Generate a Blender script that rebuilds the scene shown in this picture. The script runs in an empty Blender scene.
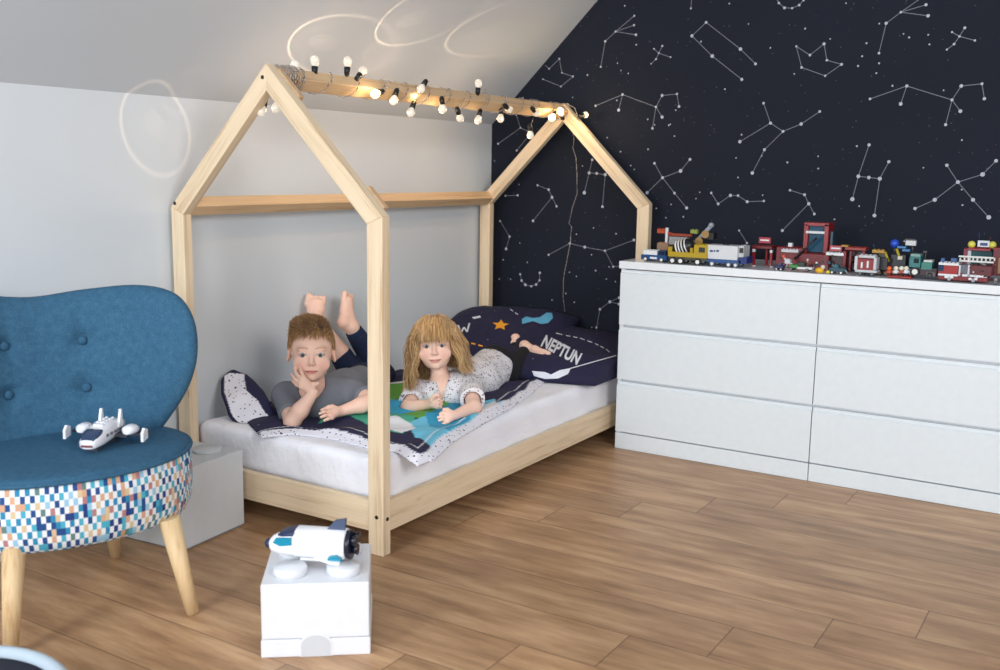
import bpy, bmesh, math, random
import numpy as np
from mathutils import Vector, Matrix, Euler
from mathutils.bvhtree import BVHTree

# ------------------------------------------------------------------ camera
CO = np.array([2.65081, -4.18938, 1.13424])
CR = np.array([0.8467862, 0.5317210, 0.0150293])
CU = np.array([-0.0984167, 0.1288410, 0.9867696])
CF = np.array([-0.5227497, 0.8370620, -0.1614310])
FPX = 1007.72
cam_d = bpy.data.cameras.new('camera'); cam_o = bpy.data.objects.new('camera', cam_d)
bpy.context.scene.collection.objects.link(cam_o)
cam_o.matrix_world = Matrix([[CR[i], CU[i], -CF[i], CO[i]] for i in range(3)] + [[0, 0, 0, 1]])
cam_d.sensor_width = 36.0; cam_d.lens = FPX / 1000 * 36.0; cam_d.clip_start = 0.05
cam_d.dof.use_dof = True; cam_d.dof.focus_distance = 3.45; cam_d.dof.aperture_fstop = 3.2
sc = bpy.context.scene; sc.camera = cam_o
C = sc.collection

# ------------------------------------------------------------------ world, daylight, exposure
sc.view_settings.view_transform = 'Standard'; sc.view_settings.look = 'None'
sc.view_settings.gamma = 1.0; sc.view_settings.use_curve_mapping = False
sc.view_settings.exposure = 0.22
w = bpy.data.worlds.new('world'); sc.world = w; w.use_nodes = True
w.node_tree.nodes['Background'].inputs[0].default_value = (0.80, 0.88, 1.0, 1)
w.node_tree.nodes['Background'].inputs[1].default_value = 0.29
def area(name, loc, target, sx, sy, power, col):
    d = bpy.data.lights.new(name, 'AREA'); d.shape = 'RECTANGLE'; d.size = sx; d.size_y = sy
    d.energy = power; d.color = col
    o = bpy.data.objects.new(name, d); C.objects.link(o); o.location = loc
    o.rotation_euler = (Vector(target) - Vector(loc)).to_track_quat('-Z', 'Y').to_euler()
    return o
area('window_daylight', (0.6, -6.0, 1.75), (0.9, -1.5, 0.3), 1.2, 1.3, 100, (0.90, 0.955, 1.0))
area('front_fill', (3.0, -6.0, 1.5), (.8, -1.0, 0.65), 1.6, 1.3, 62, (0.90, 0.96, 1.0))  # fill lamp added behind the camera to lift dresser and bed
area('side_window_daylight', (4.5, -3.5, 2.2), (0.0, -1.2, 0.75), 1.3, 1.3, 64, (1.0, 0.965, 0.94))

def at(u, v, d):                       # a point on the sight line of (u, v) at a given depth
    return CO + d * (CF + CR * ((u - 500) / FPX) - CU * ((v - 335) / FPX))
def un(u, v, ax, val):                 # the same sight line met with a level or wall
    i = 'xyz'.index(ax); dr = CF + CR * ((u - 500) / FPX) - CU * ((v - 335) / FPX)
    return CO + dr * ((val - CO[i]) / dr[i])
def px(P):
    D = np.asarray(P, float) - CO; z = D @ CF
    return np.stack([500 + FPX * (D @ CR) / z, 335 - FPX * (D @ CU) / z], -1)

# ------------------------------------------------------------------ object helpers
def tag(o, label=None, cat=None, group=None, kind=None):
    if label: o['label'] = label
    if cat: o['category'] = cat
    if group: o['group'] = group
    if kind: o['kind'] = kind
    return o
def empty(name, loc=(0, 0, 0), rz=0, label=None, cat=None, group=None):
    o = bpy.data.objects.new(name, None); C.objects.link(o); o.location = loc
    o.rotation_euler = (0, 0, rz); o.empty_display_size = 0.05
    return tag(o, label, cat, group)
def link(name, me, mats, parent=None):
    o = bpy.data.objects.new(name, me); C.objects.link(o)
    for m in (mats if isinstance(mats, (list, tuple)) else [mats]): me.materials.append(m)
    if parent: o.parent = parent
    return o
class MB:
    def __init__(s): s.bm = bmesh.new()
    def _m(s, geom, mi, smooth=False):
        for f in geom:
            if isinstance(f, bmesh.types.BMFace): f.material_index = mi; f.smooth = smooth
    def box(s, c, size, rot=None, bev=0.0, mi=0, seg=2):
        r = bmesh.ops.create_cube(s.bm, size=1.0); vs = r['verts']
        bmesh.ops.scale(s.bm, vec=size, verts=vs)
        if bev > 0:
            es = list({e for v in vs for e in v.link_edges})
            q = bmesh.ops.bevel(s.bm, geom=es, offset=bev, segments=seg, profile=0.5, affect='EDGES')
            vs = list({v for f in q['faces'] for v in f.verts} | {v for v in vs if v.is_valid})
            vs = s._island(vs)
        if rot is not None:
            M = rot if isinstance(rot, Matrix) else Euler(rot).to_matrix()
            bmesh.ops.rotate(s.bm, verts=vs, matrix=M.to_3x3(), cent=(0, 0, 0))
        bmesh.ops.translate(s.bm, verts=vs, vec=c)
        s._m({f for v in vs for f in v.link_faces}, mi)
        return s
    def _island(s, vs):
        seen = set(vs); st = list(vs)
        while st:
            v = st.pop()
            for e in v.link_edges:
                o = e.other_vert(v)
                if o not in seen: seen.add(o); st.append(o)
        return list(seen)
    def cyl(s, p0, p1, r0, r1=None, seg=16, mi=0, smooth=True):
        r1 = r0 if r1 is None else r1
        p0 = Vector(p0); p1 = Vector(p1); d = p1 - p0
        r = bmesh.ops.create_cone(s.bm, cap_ends=True, segments=seg, radius1=r0, radius2=r1, depth=d.length)
        vs = r['verts']
        bmesh.ops.rotate(s.bm, verts=vs, matrix=d.to_track_quat('Z', 'Y').to_matrix(), cent=(0, 0, 0))
        bmesh.ops.translate(s.bm, verts=vs, vec=(p0 + p1) / 2)
        for f in {f for v in vs for f in v.link_faces}:
            f.material_index = mi; f.smooth = smooth and len(f.verts) == 4
        return s
    def ball(s, c, r, sc_=(1, 1, 1), seg=16, mi=0, rot=None):
        q = bmesh.ops.create_uvsphere(s.bm, u_segments=seg, v_segments=max(6, seg // 2), radius=r); vs = q['verts']
        bmesh.ops.scale(s.bm, vec=sc_, verts=vs)
        if rot is not None: bmesh.ops.rotate(s.bm, verts=vs, matrix=Euler(rot).to_matrix(), cent=(0, 0, 0))
        bmesh.ops.translate(s.bm, verts=vs, vec=c)
        s._m({f for v in vs for f in v.link_faces}, mi, True); return s
    def lathe(s, prof, axis0=(0, 0, 0), M=None, seg=24, mi=0):
        rings = []
        for (r, z) in prof:
            ring = []
            for k in range(seg):
                a = 2 * math.pi * k / seg; p = Vector((r * math.cos(a), r * math.sin(a), z))
                if M is not None: p = M @ p
                ring.append(s.bm.verts.new(p + Vector(axis0)))
            rings.append(ring)
        for a, b in zip(rings, rings[1:]):
            for k in range(seg):
                f = s.bm.faces.new((a[k], a[(k + 1) % seg], b[(k + 1) % seg], b[k])); f.smooth = True; f.material_index = mi
        for ring, rev in ((rings[0], True), (rings[-1], False)):
            f = s.bm.faces.new(ring[::-1] if rev else ring); f.material_index = mi
        return s
    def prism(s, poly, y0, y1, mi=0, axis='y'):
        def P(a, b, t): return {'y': (a, t, b), 'x': (t, a, b), 'z': (a, b, t)}[axis]
        A = [s.bm.verts.new(P(a, b, y0)) for a, b in poly]; B = [s.bm.verts.new(P(a, b, y1)) for a, b in poly]
        n = len(poly); fs = [s.bm.faces.new(A), s.bm.faces.new(B[::-1])]
        for k in range(n): fs.append(s.bm.faces.new((A[k], B[k], B[(k + 1) % n], A[(k + 1) % n])))
        for f in fs: f.material_index = mi
        return s
    def tube(s, pts, r, seg=8, mi=0):
        pts = [Vector(p) for p in pts]; rings = []; up = Vector((0.1, 0.2, 1)).normalized()
        for i, p in enumerate(pts):
            t = (pts[min(i + 1, len(pts) - 1)] - pts[max(i - 1, 0)]).normalized()
            a = t.cross(up); a = a.normalized() if a.length > 1e-4 else Vector((1, 0, 0)); b = t.cross(a)
            rr = r[i] if isinstance(r, (list, tuple)) else r
            rings.append([s.bm.verts.new(p + (a * math.cos(2 * math.pi * k / seg) + b * math.sin(2 * math.pi * k / seg)) * rr) for k in range(seg)])
        for A, B in zip(rings, rings[1:]):
            for k in range(seg):
                f = s.bm.faces.new((A[k], A[(k + 1) % seg], B[(k + 1) % seg], B[k])); f.smooth = True; f.material_index = mi
        s.bm.faces.new(rings[0]).material_index = mi; s.bm.faces.new(rings[-1][::-1]).material_index = mi
        return s
    def build(s, name, mats, parent=None):
        bmesh.ops.recalc_face_normals(s.bm, faces=s.bm.faces)
        me = bpy.data.meshes.new(name); s.bm.to_mesh(me); s.bm.free()
        return link(name, me, mats, parent)
def mesh_np(name, V, F, mats, parent=None, smooth=True, col=None):
    me = bpy.data.meshes.new(name)
    me.from_pydata([tuple(v) for v in np.asarray(V, float).tolist()], [], F if isinstance(F, list) else F.tolist())
    if smooth: me.polygons.foreach_set('use_smooth', [True] * len(me.polygons))
    if col is not None:
        a = me.color_attributes.new('col', 'FLOAT_COLOR', 'POINT')
        col = np.asarray(col, np.float32)
        if col.shape[1] == 3: col = np.concatenate([col, np.ones((len(col), 1), np.float32)], 1)
        a.data.foreach_set('color', col.ravel())
    me.update()
    return link(name, me, mats, parent)

# ------------------------------------------------------------------ materials
def srgb(r, g, b):
    f = lambda c: (c / 255) / 12.92 if c / 255 <= 0.04045 else ((c / 255 + 0.055) / 1.055) ** 2.4
    return (f(r), f(g), f(b), 1.0)
class NT:
    def __init__(s, name):
        s.m = bpy.data.materials.new(name); s.m.use_nodes = True; s.t = s.m.node_tree
        s.b = s.t.nodes['Principled BSDF']
    def n(s, typ, **kw):
        x = s.t.nodes.new(typ)
        for k, v in kw.items():
            if k.startswith('i_'): x.inputs[k[2:].replace('_', ' ')].default_value = v
            else: setattr(x, k, v)
        return x
    def l(s, a, b): s.t.links.new(a, b)
    def set(s, x, i, v):
        if hasattr(v, 'is_linked') or hasattr(v, 'links'): s.l(v, x.inputs[i])
        else: x.inputs[i].default_value = v
    def math(s, op, a, b=0.0, c=None):
        x = s.n('ShaderNodeMath', operation=op); s.set(x, 0, a); s.set(x, 1, b)
        if c is not None: s.set(x, 2, c)
        return x.outputs[0]
    def mix(s, f, a, b, bt='MIX'):
        x = s.n('ShaderNodeMix', data_type='RGBA', blend_type=bt)
        s.set(x, 0, f); s.set(x, 6, a); s.set(x, 7, b); return x.outputs[2]
    def ramp(s, f, stops, interp='LINEAR'):
        x = s.n('ShaderNodeValToRGB'); x.color_ramp.interpolation = interp; e = x.color_ramp.elements
        while len(e) < len(stops): e.new(0.5)
        for k, (p, c) in enumerate(stops): e[k].position = p; e[k].color = c
        s.l(f, x.inputs[0]); return x.outputs[0]
    def obj(s): return s.n('ShaderNodeTexCoord').outputs['Object']
    def mapping(s, v, loc=(0, 0, 0), rot=(0, 0, 0), sc_=(1, 1, 1)):
        x = s.n('ShaderNodeMapping'); x.inputs[1].default_value = loc; x.inputs[2].default_value = rot; x.inputs[3].default_value = sc_
        s.l(v, x.inputs[0]); return x.outputs[0]
    def noise(s, v, scale, detail=3, rough=0.5):
        x = s.n('ShaderNodeTexNoise'); x.inputs['Scale'].default_value = scale; x.inputs['Detail'].default_value = detail
        x.inputs['Roughness'].default_value = rough; s.l(v, x.inputs[0]); return x.outputs[0]
    def bump(s, h, strength=0.3, dist=0.002):
        x = s.n('ShaderNodeBump'); x.inputs['Strength'].default_value = strength; x.inputs['Distance'].default_value = dist
        s.l(h, x.inputs['Height']); s.l(x.outputs[0], s.b.inputs['Normal'])
_plain = {}
def plain(r, g, b, rough=0.4, metal=0.0, name=None):
    k = (r, g, b, rough, metal)
    if k in _plain: return _plain[k]
    t = NT(name or 'paint_%d_%d_%d' % (r, g, b)); c = srgb(r, g, b)
    v = t.noise(t.obj(), 35.0, 2)
    t.l(t.mix(v, tuple(x * 0.96 for x in c[:3]) + (1,), tuple(min(1, x * 1.04) for x in c[:3]) + (1,)), t.b.inputs['Base Color'])
    t.b.inputs['Roughness'].default_value = rough; t.b.inputs['Metallic'].default_value = metal
    _plain[k] = t.m; return t.m
def wood(name, rot, base=(226, 204, 172), dark=(194, 164, 126)):
    t = NT(name); v = t.obj()
    v = t.mapping(v, rot=rot); rot = (0, 0, 0)
    mp = t.mapping(v, rot=rot, sc_=(26, 26, 1.3))
    n1 = t.noise(mp, 1.6, 4, 0.6)
    mp2 = t.mapping(v, rot=rot, sc_=(70, 70, 2.0)); n2 = t.noise(mp2, 3.0, 3, 0.6)
    f = t.math('MULTIPLY_ADD', n2, 0.35, t.math('MULTIPLY', n1, 0.75))
    c = t.ramp(f, [(0.36, srgb(*dark)), (0.52, srgb(*base)), (0.75, srgb(*[min(255, x + 12) for x in base]))])
    kn = t.n('ShaderNodeTexVoronoi'); kn.inputs['Scale'].default_value = 4.0
    t.l(t.mapping(v, rot=rot, sc_=(2.6, 2.6, 0.8)), kn.inputs[0])
    k = t.ramp(kn.outputs['Distance'], [(0.0, (1, 1, 1, 1)), (0.07, (0, 0, 0, 1))])
    t.l(t.mix(t.math('MULTIPLY', k, 0.55), c, srgb(150, 100, 60)), t.b.inputs['Base Color'])
    t.b.inputs['Roughness'].default_value = 0.55; t.bump(f, 0.15, 0.001)
    return t.m

# ------------------------------------------------------------------ the room
XW = -0.03; HK = 1.352; SL = 0.772
def floor_mat():
    t = NT('oak_laminate'); g = t.n('ShaderNodeNewGeometry'); s = t.n('ShaderNodeSeparateXYZ'); t.l(g.outputs['Position'], s.inputs[0])
    X, Y = s.outputs[0], s.outputs[1]
    row = t.math('DIVIDE', t.math('SUBTRACT', -0.482, Y), 0.1925)
    k = t.math('FLOOR', row); fr = t.math('FRACT', row)
    xs = t.math('DIVIDE', t.math('ADD', t.math('SUBTRACT', X, 1.89), t.math('MULTIPLY', k, 0.2)), 1.4)
    n = t.math('FLOOR', xs); fx = t.math('FRACT', xs)
    cid = t.n('ShaderNodeCombineXYZ'); t.l(k, cid.inputs[0]); t.l(n, cid.inputs[1])
    wn = t.n('ShaderNodeTexWhiteNoise', noise_dimensions='2D'); t.l(cid.outputs[0], wn.inputs['Vector'])
    off = t.n('ShaderNodeVectorMath', operation='MULTIPLY_ADD'); t.l(wn.outputs['Color'], off.inputs[0]); off.inputs[1].default_value = (7, 7, 7); t.l(g.outputs['Position'], off.inputs[2])
    v = t.mapping(off.outputs[0], sc_=(1.5, 9.5, 1)); n1 = t.noise(v, 2.2, 5, 0.6)
    v2 = t.mapping(off.outputs[0], sc_=(5, 90, 1)); n2 = t.noise(v2, 2.0, 4, 0.7)
    v3 = t.mapping(off.outputs[0], sc_=(1.6, 5, 1)); n3 = t.noise(v3, 1.6, 2)
    f = t.math('ADD', t.math('MULTIPLY', n1, 0.55), t.math('ADD', t.math('MULTIPLY', n2, 0.25), t.math('MULTIPLY', n3, 0.2)))
    c = t.ramp(f, [(0.30, srgb(116, 84, 58)), (0.47, srgb(166, 128, 93)), (0.64, srgb(200, 163, 125))])
    pv = t.math('MULTIPLY_ADD', wn.outputs['Value'], 0.22, 0.88)
    hs = t.n('ShaderNodeHueSaturation'); t.l(c, hs.inputs['Color']); t.l(pv, hs.inputs['Value'])
    e1 = t.math('LESS_THAN', t.math('MINIMUM', fr, t.math('SUBTRACT', 1.0, fr)), 0.0085)
    e2 = t.math('LESS_THAN', t.math('MINIMUM', fx, t.math('SUBTRACT', 1.0, fx)), 0.0012)
    e = t.math('MAXIMUM', e1, e2)
    t.l(t.mix(t.math('MULTIPLY', e, 0.7), hs.outputs[0], srgb(70, 44, 26)), t.b.inputs['Base Color'])
    t.b.inputs['Roughness'].default_value = 0.42
    t.l(t.math('MULTIPLY_ADD', n2, 0.2, 0.33), t.b.inputs['Roughness'])
    t.bump(t.math('SUBTRACT', n2, t.math('MULTIPLY', e, 2.0)), 0.12, 0.001)
    return t.m
def wall_mat(name, c, bumps=0.08):
    t = NT(name); n = t.noise(t.obj(), 220, 3); t.b.inputs['Base Color'].default_value = srgb(*c)
    n2 = t.noise(t.obj(), 1.2, 2)
    t.l(t.mix(n2, srgb(*[x - 3 for x in c]), srgb(*c)), t.b.inputs['Base Color'])
    t.b.inputs['Roughness'].default_value = 0.85; t.bump(n, bumps, 0.001); return t.m
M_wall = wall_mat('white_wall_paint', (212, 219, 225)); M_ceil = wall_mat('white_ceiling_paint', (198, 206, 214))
def quad(name, pts, m, kind='structure'):
    o = mesh_np(name, pts, [tuple(range(len(pts)))], m, smooth=False); tag(o, kind=kind); return o
mb = MB(); mb.box((2.3, -3.0, -0.03), (6.0, 7.0, 0.06)); fl = mb.build('floor', floor_mat()); tag(fl, kind='structure')
mb = MB(); mb.box((XW - 0.05, -3.0, HK / 2), (0.1, 7.0, HK)); tag(mb.build('wall_left', M_wall), kind='structure')
hx = 2.2
mb = MB(); c_, s_ = math.cos(SL), math.sin(SL)
mb.prism([(XW, HK), (XW + hx * c_, HK + hx * s_), (XW + hx * c_ - 0.07, HK + hx * s_ + 0.07), (XW - 0.1, HK)], -6.5, 0.1)
tag(mb.build('ceiling', M_ceil), kind='structure')

# star wallpaper: one wall with its printed constellations
t = NT('midnight_wallpaper'); n = t.noise(t.obj(), 260, 3); n2 = t.noise(t.obj(), 1.5, 2)
t.l(t.mix(n2, srgb(24, 28, 39), srgb(31, 36, 49)), t.b.inputs['Base Color']); t.b.inputs['Roughness'].default_value = 0.75; t.b.inputs['Specular IOR Level'].default_value = .18
t.bump(n, 0.25, 0.001); M_night = t.m
M_star = plain(180, 184, 196, 0.7); M_line = plain(116, 120, 132, 0.7); M_dim = plain(84, 86, 94, 0.7)
CON = [
 ([(543,79.2),(561,86.5),(573,76.5),(562,72.8),(559.4,58.8),(549.2,68.8),(545,65)], [(0,1),(1,2),(2,3),(3,4),(4,5),(5,6)], .005),
 ([(634.3,15.8),(634,25.2),(636,34.8),(615.7,31.6),(605.3,41.3),(600.8,66.8)], [(0,3),(1,3),(2,3),(3,4),(4,5)], .0065),
 ([(654,48.8),(658.8,53.2),(662.4,46),(670.6,57.2),(656,59.2),(651.1,63.7)], [(0,1),(1,2),(1,3),(1,4),(4,5)], .005),
 ([(691,8.4),(691.8,-6)], [(0,1)], .006),
 ([(706.2,22.4),(692,35.9),(712.3,56.1),(741.9,79.4),(740.5,49.1),(755.6,63.9)], [(1,0),(0,4),(4,5),(1,2),(2,3)], .0085),
 ([(775,-4),(778.9,3.1),(784.5,7.8),(792.2,8.2),(799.3,5.1),(803.6,.3),(805,-5)], [(0,1),(1,2),(2,3),(3,4),(4,5),(5,6)], .006),
 ([(796.4,46.4),(810,55.1),(824.1,43.9),(826.9,60.2),(841.6,64.4),(825.2,75.8),(801.7,67.5)], [(0,1),(1,2),(2,3),(3,4),(4,5),(5,6),(6,0)], .0065),
 ([(900.9,12.2),(926,4.8),(928.1,15.8),(924,-4),(886.2,23.3),(879,53.2)], [(0,1),(0,2),(0,3),(0,4),(4,5)], .007),
 ([(952,32.1),(959.5,36.4),(964.8,27.9),(974.9,40.5),(954.1,44.1),(946.9,49.6)], [(0,1),(1,2),(1,3),(1,4),(4,5)], .0055),
 ([(870.1,98.9),(906.8,86),(900.7,103.9),(952,99.9),(961.3,86),(982,83.8),(984.4,98.7),(960.4,111.2),(945.7,124.7)], [(0,1),(1,2),(1,3),(3,4),(4,5),(5,6),(3,7),(3,8)], .0075),
 ([(595.7,105.8),(622.6,94.6),(618.7,110.1),(656,107),(662.1,95.5),(677,94),(679.1,106.5),(662.2,117.1),(652.5,128.3)], [(0,1),(1,2),(1,3),(3,4),(4,5),(5,6),(3,7),(3,8)], .0075),
 ([(763.6,103.2),(770.6,123.1),(739.9,141.7),(783.1,131.4),(801.2,124),(819.8,111.5),(764.5,149.7),(752.4,173)], [(0,1),(1,2),(1,3),(3,4),(4,5),(3,6),(6,7)], .0078),
 ([(711.3,192.9),(718.2,203.9),(730.5,195.4),(738.1,195.6),(747.3,201.7),(763.8,201)], [(0,1),(1,2),(2,3),(3,4),(4,5)], .0072),
 ([(790,190.2),(804.6,194.7),(808.8,203.7),(814.4,214),(782.4,230.5)], [(0,1),(1,2),(2,3),(2,4)], .0072),
 ([(739.2,230.5),(747,243)], [(0,1)], .006),
 ([(869.1,144.9),(858.4,176.3),(852.4,199.2),(868.9,177.5),(879.8,178.7),(888.9,161.8),(874.5,215.5)], [(0,1),(1,2),(1,3),(3,4),(4,5),(4,6)], .009),
 ([(946.9,165.3),(957.9,182.1),(982.6,174.4),(996.1,160.8),(934.8,199.8),(915.1,208.5),(973,199.8),(988.8,217.3)], [(0,1),(1,2),(2,3),(1,4),(4,5),(1,6),(6,7)], .0088),
 ([(654.5,163.3),(662.6,177.7),(680.6,171),(690,159.5),(647.2,192.7),(674.5,193.1),(686.7,208)], [(0,1),(1,2),(2,3),(1,4),(1,5),(5,6)], .0085),
 ([(592.3,159.8),(589.2,172.9),(584.4,192.7),(596.8,173.4),(605.3,174.6),(602.5,206.6),(612,160)], [(0,1),(1,2),(1,3),(3,4),(4,5),(4,6)], .009),
 ([(537.6,185.3),(548.7,189.6),(552.1,197.2),(556.6,206.3),(533.1,220.8)], [(0,1),(1,2),(2,3),(2,4)], .0075),
 ([(505.6,195.8),(517.8,195.3)], [(0,1)], .0072),
 ([(500.2,221),(509.6,236.6),(506.2,248.8)], [(0,1),(1,2)], .0078),
 ([(520.3,274.3),(521.7,280.5),(525.4,284.8),(531.4,286.2),(536.2,284.5),(539.6,280.3),(539.9,272.9)], [(i,i+1) for i in range(6)], .0078),
 ([(548.7,254.8),(569.9,243.4),(584.9,247.1),(605,250.8),(634,240),(613.3,266.7),(622,266)], [(0,1),(1,2),(2,3),(3,4),(3,5),(5,6)], .0075),
 ([(596.5,327.6),(600,309.2),(609.9,301.8),(619,297.7),(619,304)], [(0,1),(1,2),(2,3),(2,4)], .0078),
 ([(516.3,115),(520.6,127.8),(498.2,143.8),(531,133),(516.8,150.5)], [(0,1),(1,2),(1,3),(3,4)], .0055)]
V = []; F = []; MI = []
def add_poly(pts, mi):
    b = len(V); V.extend(pts); F.append(tuple(range(b, b + len(pts)))); MI.append(mi)
def disc(x, z, r, mi, yy, n=10): add_poly([(x + r * math.cos(2 * math.pi * k / n), yy, z + r * math.sin(2 * math.pi * k / n)) for k in range(n)], mi)
def in_wall(x, z): return x > XW + .01 and z < HK + (x - XW) * math.tan(SL) - .015 and z < 2.25
wx1 = 4.2; wz1 = HK + hx * s_
add_poly([(XW, 0, 0), (wx1, 0, 0), (wx1, 0, wz1), (XW + hx * c_, 0, wz1), (XW, 0, HK)], 0)
for pts, ed, rad in CON:
    W3 = [un(a, b, 'y', 0) for a, b in pts]
    for a, b in ed:
        A = np.array([W3[a][0], W3[a][2]]); B = np.array([W3[b][0], W3[b][2]])
        for _ in (0, 1):
            if not in_wall(*A):
                lo, hi = A, B
                for _k in range(20):
                    m = (lo + hi) / 2
                    if in_wall(*m): hi = m
                    else: lo = m
                A = hi
            A, B = B, A
        d = B - A; L = np.linalg.norm(d)
        if L < 1e-4: continue
        nrm = np.array([-d[1], d[0]]) / L * 0.0014
        add_poly([(q[0], -.0006, q[1]) for q in (A + nrm, B + nrm, B - nrm, A - nrm)], 2)
    for i, q in enumerate(W3):
        if in_wall(q[0], q[2]): disc(q[0], q[2], rad * (0.85 + 0.3 * ((i * 7) % 5) / 4) * .82, 1, -.0009)
rs = random.Random(7)
for k in range(1500):
    x = rs.uniform(XW, wx1); z = rs.uniform(.2, 2.2); big = rs.random() < .2
    if in_wall(x, z): disc(x, z, rs.uniform(.0028, .0042) if big else rs.uniform(.0012, .0024), 1 if big else 3, -.0004, 6)
ow = mesh_np('wall_back', V, F, [M_night, M_star, M_line, M_dim], smooth=False)
for p_, m_ in zip(ow.data.polygons, MI): p_.material_index = m_
tag(ow, kind='structure')
mb = MB(); mb.box((1.0, -0.006, .035), (4.0, .012, .07), bev=.002); tag(mb.build('baseboard_back', plain(225, 225, 225)), kind='structure')
mb = MB(); mb.box((XW + .006, -3.2, .035), (.012, 6.3, .07), bev=.002); tag(mb.build('baseboard_left', plain(225, 225, 225)), kind='structure')

# ------------------------------------------------------------------ house bed
X1 = .8662; X0 = X1 - .8728; XM = (X0 + X1) / 2; HE = 1.0007; HA = 1.4355; A_ = .056; B_ = .0356; BY = -1.9645; BF = BY + 1.8682
TH = math.atan2(HA - HE, X1 - XM); DI = A_ * math.tan((math.pi / 2 - TH) / 2); AV = A_ / math.cos(TH)
bed = empty('house_bed', (0, 0, 0), 0, 'pale pine bed frame shaped like a small house with a pitched roof', 'bed')
WV = wood('pine_upright', (0, 0, 0)); WR = wood('pine_rafter_right', (0, (math.pi / 2 - TH), 0)); WL = wood('pine_rafter_left', (0, -(math.pi / 2 - TH), 0))
WY = wood('pine_lengthwise', (math.pi / 2, 0, 0)); WO = wood('pine_beam_bulb_tint', (math.pi / 2, 0, 0), (222, 188, 146), (190, 148, 104)); WX = wood('pine_crosswise', (0, math.pi / 2, 0))  # beam pine coloured oranger, the bulbs' warm light put into the wood tone
def bevelled(o, w_=.0025):
    m = o.modifiers.new('bevel', 'BEVEL'); m.width = w_; m.segments = 2; m.limit_method = 'ANGLE'; return o
M_screw = plain(70, 60, 50, 0.35, 0.8)
for yy in (BY, BF - B_):
    mb = MB(); mb.prism([(X1 - A_, 0), (X1, 0), (X1, HE), (X1 - A_, HE - DI)], yy, yy + B_); rp = bevelled(mb.build('post', WV, bed))
    mb = MB(); mb.prism([(X0, 0), (X0 + A_, 0), (X0 + A_, HE - DI), (X0, HE)], yy, yy + B_); lp = bevelled(mb.build('post', WV, bed))
    mb = MB(); mb.prism([(X1, HE), (XM, HA), (XM, HA - AV), (X1 - A_, HE - DI)], yy, yy + B_); rr = bevelled(mb.build('rafter', WR, bed))
    mb = MB(); mb.prism([(X0, HE), (X0 + A_, HE - DI), (XM, HA - AV), (XM, HA)], yy, yy + B_); lr = bevelled(mb.build('rafter', WL, bed))
    if yy == BY:
        for (x, z, pr) in ((X1 - .024, .118, rp), (XM - .012, HA - .04, lr), (X0 + .02, HE + .012, lr)):
            mb = MB(); mb.cyl((x, yy - .0015, z), (x, yy + .004, z), .006, seg=14); mb.cyl((x, yy - .002, z), (x, yy, z), .0025, seg=6, mi=1)
            mb.build('screw', [M_screw, plain(25, 22, 20)], pr)
        mb = MB(); mb.cyl((X1 + .0015, BY + .02, .112), (X1 - .004, BY + .02, .112), .006, seg=14); mb.build('screw', M_screw, rp)
        for (s0, s1) in ((.02, .14), (.50, .585)):      # joint blocks on the back of the near right rafter
            P = lambda s, h: (XM + s * math.cos(TH) + h * math.sin(TH), HA - s * math.sin(TH) + h * math.cos(TH))
            mb = MB(); mb.prism([P(s0, .003), P(s1, .003), P(s1, -.045), P(s0, -.045)], yy + B_, yy + B_ + .022); bevelled(mb.build('joint_block', wood('pine_block', (0, 0, 0), (206, 172, 134), (184, 142, 102)) if s0 < .1 else bpy.data.materials['pine_block'], bed))
def beam(name, cx, cz, sz, y0, y1, ang, m):
    h = sz / 2; pts = [(cx + h * (a * math.cos(ang) - b * math.sin(ang)), cz + h * (a * math.sin(ang) + b * math.cos(ang))) for a, b in ((-1, -1), (1, -1), (1, 1), (-1, 1))]
    mb = MB(); mb.prism(pts, y0, y1); return bevelled(mb.build(name, m, bed), .003)
ridge = beam('ridge_beam', XM, 1.397, .047, BY + B_ - .006, BF - B_ + .006, math.pi / 4, WO)
beam('eave_beam', X0 + .045, HE + .003, .045, BY + B_ - .002, BF - B_ + .002, TH, WO)
RT = .162; RB = .068
for x in (X1 - .03, X0 + .006):
    mb = MB(); mb.box((x + .012, (BY + BF) / 2, (RT + RB) / 2), (.024, BF - BY - 2 * B_, RT - RB), bev=.002); mb.build('side_rail', WY, bed)
for y in (BY + .006, BF - .03):
    mb = MB(); mb.box((XM, y + .012, (RT + RB) / 2), (X1 - X0 - 2 * A_, .024, RT - RB), bev=.002); mb.build('end_rail', WX, bed)
for k in range(10):
    mb = MB(); mb.box((XM, BY + .14 + k * .177, .125), (X1 - X0 - .06, .07, .018), bev=.002); mb.build('slat', WX, bed)

# ------------------------------------------------------------------ SDF toolkit (smooth bodies, cushions)
def v3(*a): return np.array(a, float)
def s_cone(P, a, b, r1, r2):
    a = np.asarray(a, float); b = np.asarray(b, float); ba = b - a; L2 = ba @ ba
    h = np.clip(((P - a) @ ba) / L2, 0, 1)
    return np.linalg.norm(P - a - h[:, None] * ba, axis=1) - (r1 + (r2 - r1) * h)
def s_ell(P, c, r, R=None):
    Q = P - np.asarray(c, float)
    if R is not None: Q = Q @ R
    r = np.asarray(r, float); k0 = np.linalg.norm(Q / r, axis=1); k1 = np.linalg.norm(Q / (r * r), axis=1)
    return k0 * (k0 - 1.0) / np.maximum(k1, 1e-9)
def s_box(P, c, h, rr=0.0, R=None):
    Q = P - np.asarray(c, float)
    if R is not None: Q = Q @ R
    q = np.abs(Q) - (np.asarray(h, float) - rr)
    return np.linalg.norm(np.maximum(q, 0), axis=1) + np.minimum(q.max(axis=1), 0) - rr
def smin(a, b, k):
    h = np.clip(0.5 + 0.5 * (b - a) / k, 0, 1); return b * (1 - h) + a * h - k * h * (1 - h)
def smax(a, b, k): return -smin(-a, -b, k)
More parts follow.
